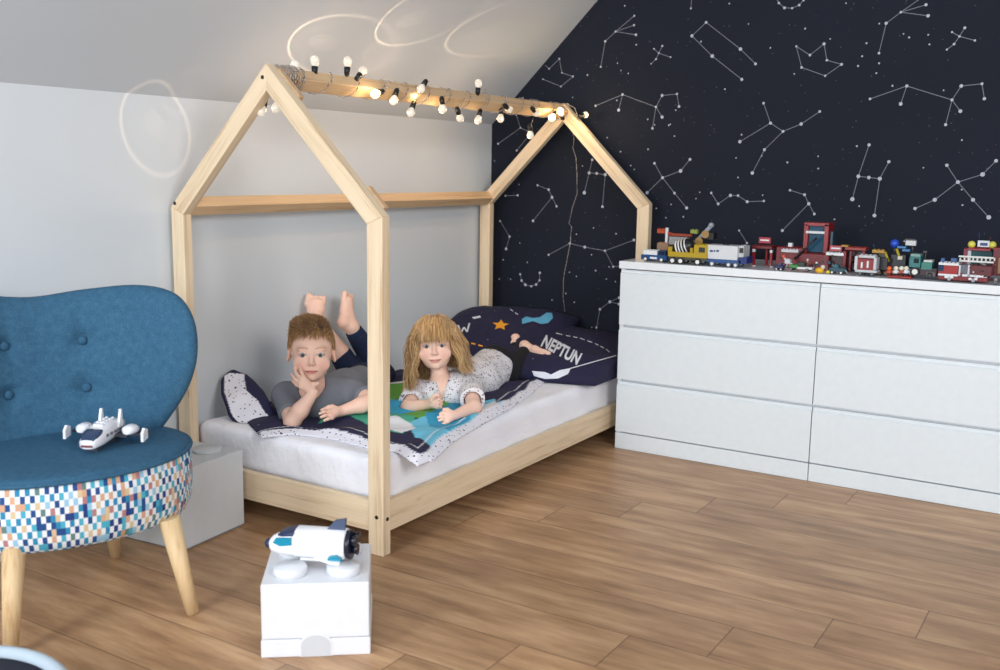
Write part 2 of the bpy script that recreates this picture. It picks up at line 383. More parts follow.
def sdf_mesh(f, lo, hi, h):
    lo = np.asarray(lo, float); hi = np.asarray(hi, float); B = 12
    n = np.ceil((hi - lo) / h / B).astype(int) * B + 1
    F = np.full(n, 1.0, np.float32); nb = (n - 1) // B
    ctr = np.stack(np.meshgrid(*[lo[i] + (np.arange(nb[i]) + .5) * B * h for i in range(3)], indexing='ij'), -1).reshape(-1, 3)
    dc = f(ctr); rad = B * h * 0.5 * 1.7321 * 1.35 + h; idx = np.stack(np.unravel_index(np.arange(len(ctr)), nb), -1)
    for i, d in zip(idx, dc):
        if d < -rad:
            s = i * B; F[s[0]:s[0] + B + 1, s[1]:s[1] + B + 1, s[2]:s[2] + B + 1] = -1
    act = idx[np.abs(dc) <= rad]; off = np.stack(np.meshgrid(*[np.arange(B + 1)] * 3, indexing='ij'), -1).reshape(-1, 3)
    for c0 in range(0, len(act), 200):
        a = act[c0:c0 + 200]; G = (a[:, None, :] * B + off[None]).reshape(-1, 3)
        F[G[:, 0], G[:, 1], G[:, 2]] = f(lo + G * h)
    S = F < 0; cs = S[:-1, :-1, :-1].astype(np.int8); tot = np.zeros_like(cs)
    cor = [(i, j, k) for i in (0, 1) for j in (0, 1) for k in (0, 1)]
    def sub(A, c): return A[c[0]:A.shape[0] - 1 + c[0], c[1]:A.shape[1] - 1 + c[1], c[2]:A.shape[2] - 1 + c[2]]
    for c in cor: tot += sub(S, c) if c != (0, 0, 0) else 0
    tot = sum(sub(S, c).astype(np.int8) for c in cor)
    m = (tot > 0) & (tot < 8); cell = np.argwhere(m); vid = np.full(m.shape, -1, np.int64); vid[m] = np.arange(len(cell))
    acc = np.zeros((len(cell), 3)); cnt = np.zeros(len(cell))
    for c in cor:
        for ax in range(3):
            if c[ax]: continue
            e = list(c); e[ax] = 1
            A = F[cell[:, 0] + c[0], cell[:, 1] + c[1], cell[:, 2] + c[2]].astype(float); Bv = F[cell[:, 0] + e[0], cell[:, 1] + e[1], cell[:, 2] + e[2]].astype(float)
            x = (A < 0) != (Bv < 0); tt = np.where(x, A / np.where(x, A - Bv, 1), 0); p = np.tile(np.array(c, float), (len(cell), 1)); p[:, ax] += tt
            acc[x] += p[x]; cnt[x] += 1
    Vv = lo + (cell + acc / cnt[:, None]) * h; Q = []
    for ax in range(3):
        b, c = (ax + 1) % 3, (ax + 2) % 3
        sl0 = [slice(None)] * 3; sl1 = [slice(None)] * 3; sl0[ax] = slice(0, -1); sl1[ax] = slice(1, None)
        A = S[tuple(sl0)]; Bv = S[tuple(sl1)]; E = np.argwhere(A != Bv)
        E = E[(E[:, b] > 0) & (E[:, c] > 0) & (E[:, b] < m.shape[b]) & (E[:, c] < m.shape[c])]
        flip = A[E[:, 0], E[:, 1], E[:, 2]]
        def g(db, dc_):
            q = E.copy(); q[:, b] -= db; q[:, c] -= dc_; return vid[q[:, 0], q[:, 1], q[:, 2]]
        q = np.stack([g(0, 0), g(1, 0), g(1, 1), g(0, 1)], -1); q[~flip] = q[~flip][:, ::-1]; Q.append(q)
    Q = np.concatenate(Q); Q = Q[(Q >= 0).all(1)]
    return Vv, Q
def vnoise(P, s, seed=0):                # cheap smooth noise
    P = np.asarray(P) * s; o = np.zeros(len(P)); r = np.random.RandomState(seed)
    for k in range(5):
        d = r.normal(size=3); d /= np.linalg.norm(d); o += np.sin(P @ d * (1 + .37 * k) + r.uniform(0, 6.28) + 1.3 * np.sin(P @ np.roll(d, 1) * .8 + k))
    return o / 5

# ------------------------------------------------------------------ mattress
MT = .282
def fm(P):
    d = s_box(P, (XM + .0, (BY + BF) / 2, .21), (.405, .89, .072), .03)
    return d + .0018 * vnoise(P * [1, .5, 1], 26, 3) - .002 * np.sin((P[:, 1] * 1.3 + P[:, 0] * .3) * 24 + 3 * P[:, 2] * 6) * np.clip((P[:, 0] - .75) * 12, 0, 1)
Vv, Q = sdf_mesh(fm, (XM - .43, BY + .0, .12), (XM + .43, BF + .01, .30), .010)
t = NT('white_sheet'); t.b.inputs['Base Color'].default_value = srgb(240, 241, 250); t.b.inputs['Roughness'].default_value = .85
t.l(t.mix(t.noise(t.obj(), 3, 2), srgb(238, 239, 249), srgb(246, 247, 252)), t.b.inputs['Base Color'])
t.bump(t.noise(t.mapping(t.obj(), sc_=(7, 1.5, 5)), 4.0, 3), .5, .012)
mat_o = mesh_np('mattress', Vv, Q, t.m); tag(mat_o, 'mattress in a white fitted sheet lying in the house bed', 'mattress')

# ------------------------------------------------------------------ white dresser
DX = .9044; DY = -.48
dr = empty('dresser', (DX, DY, 0), 0, 'wide white chest of drawers against the star wall, toys on top', 'dresser')
W_ = plain(222, 230, 235, .38); W2 = plain(222, 226, 230, .5)
mb = MB(); mb.box((.8, .2425, .40), (1.588, .44, .66)); mb.box((.009, .235, .39), (.018, .45, .78 - .03)); mb.box((1.591, .235, .39), (.018, .45, .75)); mb.build('body', W2, dr)
t = NT('dresser_top_glass'); t.b.inputs['Base Color'].default_value = srgb(232, 238, 243); t.b.inputs['Roughness'].default_value = .16
mb = MB(); mb.box((.8, .2275, .765), (1.604, .475, .030), bev=.002); mb.build('top', t.m, dr)
for c in (0, 1):
    for (z0, z1) in ((.073, .287), (.295, .513), (.521, .748)):
        mb = MB(); x0 = .002 + c * .8; x1 = x0 + .796
        # front board with a finger lip along its top
        mb.prism([(0, z0), (0, z1 - .018), (.006, z1 - .014), (.006, z1 - .003), (.02, z1 - .003), (.02, z0)], x0 + .0, x1, axis='x')
        mb.build('drawer', W_, dr)
    mb = MB(); mb.box((.4 + c * .8, .010, .034), (.797, .020, .067), bev=.0015); mb.build('plinth', W_, dr)

# ------------------------------------------------------------------ storage bricks
def brick(name, sx, sy, sz, knobs, kr, kh, m, notch=True):
    mb = MB(); mb.box((0, 0, sz / 2 + .02), (sx, sy, sz - .04), bev=.004, seg=3); mb.box((0, 0, .0225), (sx + .006, sy + .006, .045), bev=.003)
    return mb
M_white = plain(224, 226, 231, .3); M_greyw = plain(196, 200, 203, .4)
P0 = un(262, 658, 'z', 0); P1 = un(370, 654, 'z', 0); ang = math.atan2(P1[1] - P0[1], P1[0] - P0[0])
ux = np.array([math.cos(ang), math.sin(ang), 0]); uy = np.array([-math.sin(ang), math.cos(ang), 0]); cb = P0 + ux * .125 + uy * .125
bk = empty('storage_brick', (cb[0], cb[1], 0), ang, 'small white storage brick with four studs standing on the floor in front of the bed', 'storage box')
mb = MB(); mb.box((0, 0, .112), (.25, .25, .136), bev=.004, seg=3); mb.build('lid', M_white, bk)
mb = MB(); mb.box((0, 0, .0215), (.254, .254, .043), bev=.003, seg=2)
arc = [(.038 * math.cos(a), .0 + .030 + .030 * math.sin(a)) for a in [k * math.pi / 14 for k in range(15)]]
mb.prism([(-.038, 0.001)] + arc[::-1] + [(.038, .001)], -.1285, -.124); mb.build('base', M_white, bk)
arc2 = [(.034 * math.cos(a), .028 + .026 * math.sin(a)) for a in [k * math.pi / 14 for k in range(15)]]
mb = MB(); mb.prism([(-.034, 0.001)] + arc2[::-1] + [(.034, .001)], -.1292, -.1284); mb.build('finger_notch', plain(200, 203, 209, .3), bk)
for i in (-1, 1):
    for j in (-1, 1):
        mb = MB(); mb.lathe([(.0, .178), (.040, .178), (.040, .197), (.038, .2), (.0001, .2)], (i * .0625, j * .0625, 0), seg=32)
        mb.build('stud', M_white, bk)
P0 = un(244.7, 525, 'z', 0); P1 = un(145, 548, 'z', 0); d = (P1 - P0) / np.linalg.norm(P1 - P0); nrm = np.array([d[1], -d[0], 0]); nrm = nrm if nrm[0] < 0 else -nrm
d = np.array([.09, -.996, 0]); nrm = np.array([-.996, -.09, 0]); cb = P0 + d * .135 + nrm * .17; ang = math.atan2(d[1], d[0])
bb = empty('storage_brick', (cb[0], cb[1], 0), ang, 'large grey-white storage box with flat round studs between armchair and bed', 'storage box')
mb = MB(); mb.box((0, 0, .1275), (.27, .34, .245), bev=.003, seg=2); mb.build('body', M_greyw, bb)
mb = MB(); mb.box((0, 0, .0035), (.26, .33, .007)); mb.build('base', plain(120, 122, 124), bb)
sgn = 1 if (Matrix.Rotation(ang, 3, 'Z') @ Vector((0, 1, 0))).dot(Vector(nrm)) > 0 else -1
for i in (-1, 1):
    for j in (-1, 1):
        mb = MB(); mb.lathe([(.0, .248), (.046, .248), (.046, .257), (.043, .260), (.0001, .260)], (i * .068, j * .085 * sgn, 0), seg=32)
        mb.build('stud', M_greyw, bb)

# ------------------------------------------------------------------ armchair
CC = np.array([.375, -2.665]); ca = math.atan2(.92, .38)
ch = empty('armchair', (CC[0], CC[1], 0), ca, 'low blue wingback armchair with buttoned back, mosaic checked skirt and round wooden legs', 'armchair')
# local frame: +x to the photo's right, -y to the sitter's front
t = NT('blue_wool'); v = t.obj(); n = t.noise(v, 420, 2, .7); n2 = t.noise(v, 60, 3)
f = t.math('MULTIPLY_ADD', n, .7, t.math('MULTIPLY', n2, .3))
t.l(t.ramp(f, [(.3, srgb(42, 78, 106)), (.5, srgb(54, 94, 122)), (.7, srgb(72, 114, 142))]), t.b.inputs['Base Color'])
t.b.inputs['Roughness'].default_value = .9; t.b.inputs['Specular IOR Level'].default_value = .2; t.bump(n, .35, .0015); M_blue = t.m
def seat_r(a): return .294 + .028 * math.cos(2 * a) + (.0 if math.sin(a) < 0 else -.0)
def ringpt(a, s, z): r = seat_r(a) * s; return (r * math.cos(a), r * math.sin(a), z)
def ringmesh(name, prof, m, uv=False, n=96, wob=0):
    V = []; F = []; UV = []
    for j, (s, z) in enumerate(prof):
        for k in range(n):
            a = 2 * math.pi * k / n; ww = 1 + wob * math.sin(a * 17) * (j / len(prof)); V.append(ringpt(a, s * ww, z))
    for j in range(len(prof) - 1):
        for k in range(n): F.append((j * n + k, j * n + (k + 1) % n, (j + 1) * n + (k + 1) % n, (j + 1) * n + k))
    F.append(tuple(range(n))); F.append(tuple(range((len(prof) - 1) * n, len(prof) * n))[::-1])
    o = mesh_np(name, V, F, m, ch)
    b_ = bmesh.new(); b_.from_mesh(o.data); bmesh.ops.recalc_face_normals(b_, faces=b_.faces); b_.to_mesh(o.data); b_.free()
    if uv:
        L = o.data.uv_layers.new(name='uv')
        for p in o.data.polygons:
            for li, vi in zip(p.loop_indices, p.vertices):
                k = vi % n; j = vi // n
                if k == 0 and any((q % n) == n - 1 for q in p.vertices): k = n
                L.data[li].uv = (k / n * 2.0, prof[j][1])
    return o
ringmesh('seat_cushion', [(1.0, .392), (1.005, .402), (.99, .409), (.93, .413), (.8, .415), (.6, .416), (.3, .417), (.02, .417)], M_blue)
V = [ringpt(2 * math.pi * k / 72, 1.008, .401) for k in range(73)]
mb = MB(); mb.tube(V, .0055, 8); mb.build('piping', M_blue, ch)
t = NT('mosaic_fabric'); uvn = t.n('ShaderNodeUVMap'); s = t.n('ShaderNodeSeparateXYZ'); t.l(uvn.outputs[0], s.inputs[0])
i = t.math('FLOOR', t.math('DIVIDE', s.outputs[0], .0118)); j = t.math('FLOOR', t.math('DIVIDE', s.outputs[1], .0172))
cid = t.n('ShaderNodeCombineXYZ'); t.l(i, cid.inputs[0]); t.l(j, cid.inputs[1])
wn = t.n('ShaderNodeTexWhiteNoise', noise_dimensions='2D'); t.l(cid.outputs[0], wn.inputs['Vector'])
pal = t.ramp(wn.outputs['Value'], [(0, srgb(28, 70, 130)), (.16, srgb(40, 130, 170)), (.34, srgb(74, 166, 190)), (.52, srgb(206, 160, 128)), (.64, srgb(208, 184, 146)), (.71, srgb(178, 120, 120)), (.77, srgb(96, 124, 120)), (.83, srgb(32, 56, 120)), (.92, srgb(150, 190, 214))], 'CONSTANT')
chk = t.math('MODULO', t.math('ABSOLUTE', t.math('ADD', i, j)), 2.0)
wn2 = t.n('ShaderNodeTexWhiteNoise', noise_dimensions='3D'); t.l(cid.outputs[0], wn2.inputs['Vector'])
w_on = t.math('MULTIPLY', t.math('GREATER_THAN', chk, .5), t.math('GREATER_THAN', wn2.outputs['Value'], .20))
t.l(t.mix(w_on, pal, srgb(226, 228, 230)), t.b.inputs['Base Color']); t.b.inputs['Roughness'].default_value = .85
t.bump(t.noise(t.obj(), 500, 2), .2, .001)
ringmesh('skirt', [(1.0, .399), (1.014, .36), (1.012, .31), (1.0, .266), (.965, .238), (.90, .230)], t.m, uv=True, n=136, wob=.0035)
WLg = wood('beech_leg', (0, 0, 0), (214, 184, 140), (190, 150, 104))
def loc(wx, wy):
    d_ = np.array([wx, wy]) - CC; return (d_[0] * math.cos(ca) + d_[1] * math.sin(ca), -d_[0] * math.sin(ca) + d_[1] * math.cos(ca))
ca_saved = ca
for (wx, wy) in ((.70, -2.534), (.535, -2.93), (.215, -2.397), (.05, -2.80)):
    lx, ly = loc(wx, wy); mb = MB(); mb.cyl((lx, ly, 0), (lx * .84, ly * .84, .250), .0165, .027, 20); mb.build('leg', WLg, ch)

# backrest of the armchair: one curved, buttoned cushion
def smooth_closed(pts, n):
    pts = np.array(pts, float); m = len(pts); out = []
    for k in range(n):
        s = k / n * m; i = int(s); f = s - i; p0, p1, p2, p3 = [pts[(i + q) % m] for q in (-1, 0, 1, 2)]
        out.append(.5 * ((2 * p1) + (p2 - p0) * f + (2 * p0 - 5 * p1 + 4 * p2 - p3) * f * f + (3 * p1 - p0 - 3 * p2 + p3) * f ** 3))
    return np.array(out)
half = [(0, .34), (.18, .345), (.285, .39), (.36, .465), (.43, .56), (.462, .65), (.455, .735), (.40, .795), (.29, .815), (.14, .803)]
full = half + [(0, .787)] + [(-a, b) for a, b in half[:0:-1]]
OUT = smooth_closed(full, 120); BC = np.array([0, .575]); RB_ = .40
BUT = [(.125, .668), (-.09, .668), (.125, .54), (-.09, .54)]
def back_pt(s, z, off):
    a = s / RB_; y = .205 - RB_ * (1 - math.cos(a)) * .95 + (z - .4) * .16; x = RB_ * math.sin(a) * 1.0
    return (x + off * math.sin(a) * 1.0, y + off * math.cos(a), z - .012)
def back_side(sign):
    V = []; rings = 26
    for r in range(rings + 1):
        rho = math.sin(r / rings * math.pi / 2)
        for k in range(120):
            q = BC + (OUT[k] - BC) * rho; T = .052 * (max(0, 1 - rho ** 5)) ** .5
            if sign < 0:
                for (bs, bz) in BUT:
                    d2 = (q[0] - bs) ** 2 + (q[1] - bz) ** 2; T -= .022 * math.exp(-d2 / .0007)
                for bs in (.125, -.09):
                    T -= .006 * math.exp(-((q[0] - bs) / .009) ** 2) * (1 if q[1] > .52 else math.exp(-((q[1] - .52) / .03) ** 2))
                for bz in (.668, .54): T -= .003 * math.exp(-((q[1] - bz) / .012) ** 2) * math.exp(-(q[0] / .3) ** 4)
                if q[0] < .1: T += .0022 * math.sin(q[0] * 210 + 2 * math.sin(q[1] * 20)) * max(0, min(1, (q[1] - .66) * 12))
            V.append(back_pt(q[0], q[1], sign * T))
    return V
Vf = back_side(-1); Vb = back_side(1); n = len(Vf); F = []
for base, fl_ in ((0, 0), (n, 1)):
    for r in range(26):
        for k in range(120):
            q = (base + r * 120 + k, base + r * 120 + (k + 1) % 120, base + (r + 1) * 120 + (k + 1) % 120, base + (r + 1) * 120 + k)
            F.append(q if fl_ else q[::-1])
bo = mesh_np('backrest', Vf + Vb, F, M_blue, ch)
bm = bmesh.new(); bm.from_mesh(bo.data); bmesh.ops.remove_doubles(bm, verts=bm.verts, dist=.0004); bmesh.ops.recalc_face_normals(bm, faces=bm.faces); bm.to_mesh(bo.data); bm.free()
for (bs, bz) in BUT:
    p = back_pt(bs, bz, -.036); a = bs / RB_
    mb = MB(); mb.ball(p, .0125, (1, .6, 1), 14, rot=(0, 0, -a)); mb.build('button', M_blue, bo)

def loft(mb, secs, mi=0, seg=20, ex=2.6, axis='x'):
    rings = []
    for (x, hy, hz, zc) in secs:
        ring = []
        for k in range(seg):
            a = 2 * math.pi * k / seg; c, s = math.cos(a), math.sin(a)
            y = hy * math.copysign(abs(c) ** (2 / ex), c); z = zc + hz * math.copysign(abs(s) ** (2 / ex), s)
            ring.append(mb.bm.verts.new((x, y, z)))
        rings.append(ring)
    for A, B in zip(rings, rings[1:]):
        for k in range(seg):
            f = mb.bm.faces.new((A[k], A[(k + 1) % seg], B[(k + 1) % seg], B[k])); f.smooth = True; f.material_index = mi
    mb.bm.faces.new(rings[0]).material_index = mi; mb.bm.faces.new(rings[-1][::-1]).material_index = mi
    return mb

# ------------------------------------------------------------------ toy shuttle on the white brick
A0 = un(268, 540, 'z', .236); A1 = un(362, 546, 'z', .236); d = A1 - A0; L = .235
c = (A0 + A1) / 2
sh = empty('toy_space_shuttle', (c[0], c[1], .199), math.atan2(d[1], d[0]), 'chunky white toy space shuttle with teal windows and navy tail on the small white brick', 'toy')
MW = plain(246, 247, 250, .3); MN = plain(32, 48, 84, .35); MT_ = plain(30, 140, 170, .25); MK = plain(20, 26, 44, .3)
mb = MB(); loft(mb, [(-.112, .012, .010, .030), (-.104, .022, .019, .031), (-.085, .030, .026, .034), (-.06, .034, .030, .036), (-.045, .035, .032, .037), (-.042, .039, .036, .040), (.075, .039, .036, .040), (.082, .036, .033, .040)]); mb.build('hull', MW, sh)
mb = MB(); mb.ball((-.112, 0, .030), .0135, (1, 1.1, .95)); mb.build('nose_cap', MN, sh)
mb = MB(); loft(mb, [(-.085, .020, .004, .058), (-.07, .026, .007, .061), (-.046, .030, .009, .066), (-.040, .030, .006, .066)]); mb.build('cockpit_roof', MN, sh)
for s in (-1, 1):
    mb = MB(); mb.prism([(-.092, .046), (-.084, .058), (-.048, .060), (-.046, .042), (-.075, .038)], s * .0335, s * .0375); mb.build('side_window', MT_, sh)
mb = MB(); mb.prism([(.030, .072), (.052, .098), (.080, .104), (.076, .074)], -.005, .005); mb.build('tail_fin', plain(70, 84, 112, .4), sh)
mb = MB(); mb.cyl((.080, 0, .040), (.094, 0, .040), .034, .036, 24)
for (y, z) in ((.014, .054), (-.014, .054), (0, .028)): mb.cyl((.092, y, z), (.108, y, z), .009, .014, 16)
mb.build('engine', MK, sh)
for s in (-1, 1):
    mb = MB(); mb.prism([(.01, s * .036), (.06, s * .062), (.078, s * .062), (.078, s * .036)], .010, .016, axis='z'); mb.build('wing', MW, sh)
    mb = MB(); mb.prism([(.045, .012), (.05, .024), (.066, .027), (.08, .020), (.08, .012)], s * .040, s * .052); mb.build('wing_root', MT_, sh)
mb = MB(); mb.box((0.02, 0, .003), (.10, .045, .006), bev=.001); mb.build('base_plate', plain(225, 226, 230), sh)

# ------------------------------------------------------------------ brick spaceship on the armchair
A0 = un(88, 448, 'z', .44); A1 = un(121, 425, 'z', .44); d = A1 - A0; c = (A0 + A1) / 2
ss = empty('toy_spaceship', (c[0], c[1], .419), math.atan2(d[1], d[0]) - 0.1, 'white brick-built spaceship with two raised fins and side pods lying on the armchair seat', 'toy')
MG = plain(60, 62, 70, .4); MLW = plain(226, 226, 232, .35)
mb = MB(); loft(mb, [(-.098, .014, .009, .022), (-.092, .022, .013, .024), (-.055, .029, .020, .031), (-.01, .028, .025, .038), (.045, .024, .021, .038), (.08, .018, .015, .034)], ex=3.5)
for k in range(6): mb.box((-.03 + k * .016, 0, .060 - abs(k - 1) * .0022), (.012, .026, .006), bev=.001)
for k in range(4):
    for s in (-1, 1): mb.cyl((-.02 + k * .016, s * .008, .061), (-.02 + k * .016, s * .008, .0655), .0032, seg=8)
mb.build('fuselage', MLW, ss)
mb = MB(); loft(mb, [(-.094, .017, .004, .034), (-.076, .022, .006, .040), (-.062, .024, .006, .046), (-.054, .022, .004, .050)], ex=3); mb.build('windscreen', plain(40, 60, 90, .15), ss)
mb = MB(); mb.box((-.097, 0, .020), (.006, .030, .006), bev=.001); mb.build('nose_grille', plain(120, 60, 60), ss)
for yy in (.0285, -.0285):
    for q in range(5): mb = MB(); mb.box((-.045 + q * .022, yy, .036), (.012, .004, .007), bev=.0008); mb.build('hull_brick', plain(110, 114, 124), ss)
mb = MB(); mb.box((-.01, 0, .014), (.13, .034, .010)); mb.box((-.055, 0, .006), (.03, .026, .012)); mb.box((.03, 0, .005), (.02, .03, .010)); mb.build('landing_gear', MG, ss)
for s in (-1, 1):
    mb = MB(); mb.prism([(-.005, s * .018), (.045, s * .018), (.05, s * .10), (.03, s * .105)], .020, .027, axis='z')
    mb.box((.01, s * .05, .024), (.03, .02, .008)); mb.build('wing', MG, ss)
    mb = MB(); loft(mb, [(-.012, .008, .006, .036), (.0, .017, .012, .038), (.025, .018, .013, .037), (.045, .010, .006, .034)], ex=2.2)
    bmesh.ops.translate(mb.bm, verts=mb.bm.verts, vec=(0, s * .062, 0)); mb.build('pod', MLW, ss)
    mb = MB(); mb.prism([(.02, .04), (.034, .085), (.040, .085), (.044, .04)], s * .026 - .003, s * .026 + .003); mb.build('fin', MLW, ss)
    mb = MB(); mb.prism([(-.012, .012), (-.012, .034), (.0, .046), (.016, .040), (.016, .016)], s * .104 - .0035, s * .104 + .0035); mb.build('wing_tip', MLW, ss)
    mb = MB(); mb.box((.002, s * .021, .026), (.05, .006, .010), bev=.001); mb.build('side_panel', plain(150, 70, 50, .4), ss)

# ------------------------------------------------------------------ round pouf at the bottom left edge
po = empty('pouf', (.868, -3.296, 0), 0, 'dark navy round pouf with a pale grey rim, cut by the lower left corner', 'pouf')
R_ = .235
mb = MB(); mb.lathe([(.0, .0), (R_ * .93, .0), (R_ * .98, .03), (R_, .09), (R_ * .985, .128)], seg=48); mb.build('body', plain(28, 34, 56, .9), po)
mb = MB(); pts = [(R_ * math.cos(a), R_ * math.sin(a), .140) for a in [2 * math.pi * k / 60 for k in range(61)]]; mb.tube(pts, .015, 10); mb.build('rim', plain(176, 190, 200, .8), po)
mb = MB(); mb.lathe([(.0, .125), (R_ * .95, .125), (R_ * .94, .137), (R_ * .7, .139), (.001, .140)], seg=48); mb.build('cushion', plain(24, 28, 48, .9), po)

# ------------------------------------------------------------------ string lights along the ridge
M_sock = plain(22, 22, 24, .4)
t = NT('warm_bulb_glass'); t.b.inputs['Base Color'].default_value = srgb(240, 238, 232); t.b.inputs['Roughness'].default_value = .1
t.b.inputs['Transmission Weight'].default_value = .5
t.b.inputs['Emission Color'].default_value = srgb(255, 236, 208); t.b.inputs['Emission Strength'].default_value = .15; M_bulb = t.m
t = NT('bright_bulb_glass'); t.b.inputs['Base Color'].default_value = srgb(255, 240, 210)
t.b.inputs['Emission Color'].default_value = srgb(255, 222, 160); t.b.inputs['Emission Strength'].default_value = 6.0; M_lit = t.m
t = NT('twisted_cable'); wv = t.n('ShaderNodeTexWave'); wv.inputs['Scale'].default_value = 90; t.l(t.obj(), wv.inputs[0])
t.l(t.ramp(wv.outputs[0], [(.35, srgb(70, 60, 58)), (.6, srgb(205, 195, 188))]), t.b.inputs['Base Color']); M_cab = t.m
sl = empty('string_lights', (XM, BY + .05, 1.43), 0, 'string of small warm bulbs in black sockets wound around the ridge beam', 'string lights')
OFF = Vector((XM, BY + .05, 1.43))
def bulb(g, s, xp, lit=False, back=None):
    G = Vector(un(*g, 'x', xp)); S = Vector(un(*s, 'x', xp))
    dv = (G - S); dv = dv.normalized() if dv.length > 1e-5 else Vector((1, 0, 0))
    if back is not None: dv = Vector(back).normalized(); S = G - dv * .02
    G = G - OFF; M = dv.to_track_quat('Z', 'Y').to_matrix()
    pr = [(.0001, -.018), (.007, -.017), (.0085, -.012), (.0128, -.003), (.0148, .004), (.0142, .010), (.0105, .0165), (.0055, .0200), (.0005, .0208)]
    mb = MB(); mb.lathe(pr, tuple(G), M, 16); b = mb.build('bulb', M_lit if lit else M_bulb, sl)
    B0 = G - dv * .037; mb = MB(); mb.cyl(B0, G - dv * .013, .0088, .0105, 14); mb.cyl(B0 - dv * .006, B0, .004, .0086, 12); mb.build('socket', M_sock, b)
    if lit or back is None: pass
    return G + OFF, dv
XR = XM + .045
BL = [((295, 67), (296, 74), XM, 0), ((314.7, 62), (314.7, 69), XM - .0, 0), ((347.5, 63), (347, 71), XM + .005, 0), ((362, 72), (357.5, 78), XM + .015, 0),
      ((376, 93.5), (385, 90.5), XR, 1), ((394, 99.5), (396, 93), XR, 0), ((421.5, 88), (424, 84), XR, 0), ((411, 111.5), (413, 105.5), XR - .02, 0),
      ((442.6, 108), (442, 101), XR, 0), ((459.8, 117), (457.5, 110), XR - .03, 0), ((478.3, 84.5), (477.8, 91), XM + .01, 0), ((478.3, 119), (480, 112), XR - .02, 0),
      ((508.7, 109), (503, 104), XR, 0), ((500.6, 117.5), (501, 112), XR - .03, 0), ((535.7, 112.5), (532, 108), XR, 0), ((530.3, 134), (530, 127), XR - .01, 0),
      ((552.3, 117), (556, 112), XR, 1), ((560.5, 112), (562, 116), XR + .01, 1), ((584.7, 115), (577, 117), XM + .11, 0), ((262, 110), (264, 104), XM - .06, 0), ((276.3, 106.5), (278, 100), XM - .02, 0)]
BP = []
for g, s, xp, lit in BL: BP.append(bulb(g, s, xp, bool(lit)))
# cable: a loose helix round the beam, a coil at the near end, and the tail hanging at the far end
yz = []; y = BY + .045
rs = random.Random(3)
pts = []; turns = [.0, .35, .7, 1.05, 1.4, 1.75]
def helix(y0, y1, n, r, ph=0):
    out = []; N = int(n * 16)
    for k in range(N + 1):
        a = ph + 2 * math.pi * k / 16; rr = r * (1 + .05 * abs(math.sin(a * .37)))
        out.append((XM + rr * math.cos(a), y0 + (y1 - y0) * k / N, 1.397 + rr * math.sin(a) * (1.0)))
    return out
pts = helix(BY + .045, BY + .12, 7, .0345) + helix(BY + .125, BY + .24, 1.0, .0345) + helix(BY + .25, BF - .05, 12, .0345, 0)
mb = MB(); mb.tube([Vector(p) - OFF for p in pts], .0017, 6)
pts2 = helix(BY + .05, BY + .14, 4.5, .039, 1.5); mb.tube([Vector(p) - OFF for p in pts2], .0015, 6)
for g, s, xp, lit in BL[3:19]:      # short drops from the beam to each bulb
    S = Vector(un(*s, 'x', xp)); T = Vector((XM + .026, S.y + .012, 1.428)); M_ = (S + T) / 2 + Vector((.02, .01, .012))
    P_ = [T, T * .6 + M_ * .4 + Vector((.004, 0, .003)), M_, S * .7 + M_ * .3 + Vector((.003, 0, .002)), S]
    mb.tube([p - OFF for p in P_], .0012, 6)
hang = [(566, 108), (572, 124), (574,140),(573,148.5),(575.9,157),(577,175),(577,194),(572.7,206.6),(569,224),(571.6,226.4),(570.2,243.4),(566,264.7),(563.4,279),(563,296),(565,312)]
mb.tube([Vector(un(a, b, 'y', -.06)) - OFF for a, b in hang], .0013, 6)
mb.build('cable', M_cab, sl)
def plight(name, loc, power, col=(1.0, .72, .38), r=.012):
    d = bpy.data.lights.new(name, 'POINT'); d.energy = power * 1.7; d.color = col; d.shadow_soft_size = r
    o = bpy.data.objects.new(name, d); C.objects.link(o); o.location = loc; return o
for i in (4, 16, 17, 18):
    G, dv = BP[i]; plight('bulb_glow', G + Vector((.028, -.012, -.004)), .32 if i != 18 else .12)
for i in (6, 8, 11, 15): plight('bulb_glow', BP[i][0] + Vector((-.02, -.01, -.03)), .10)
for yy in (-1.6, -1.1, -.6): plight('bulb_glow', (XM - .08, yy, 1.35), .55, (1.0, .70, .46), r=.02)
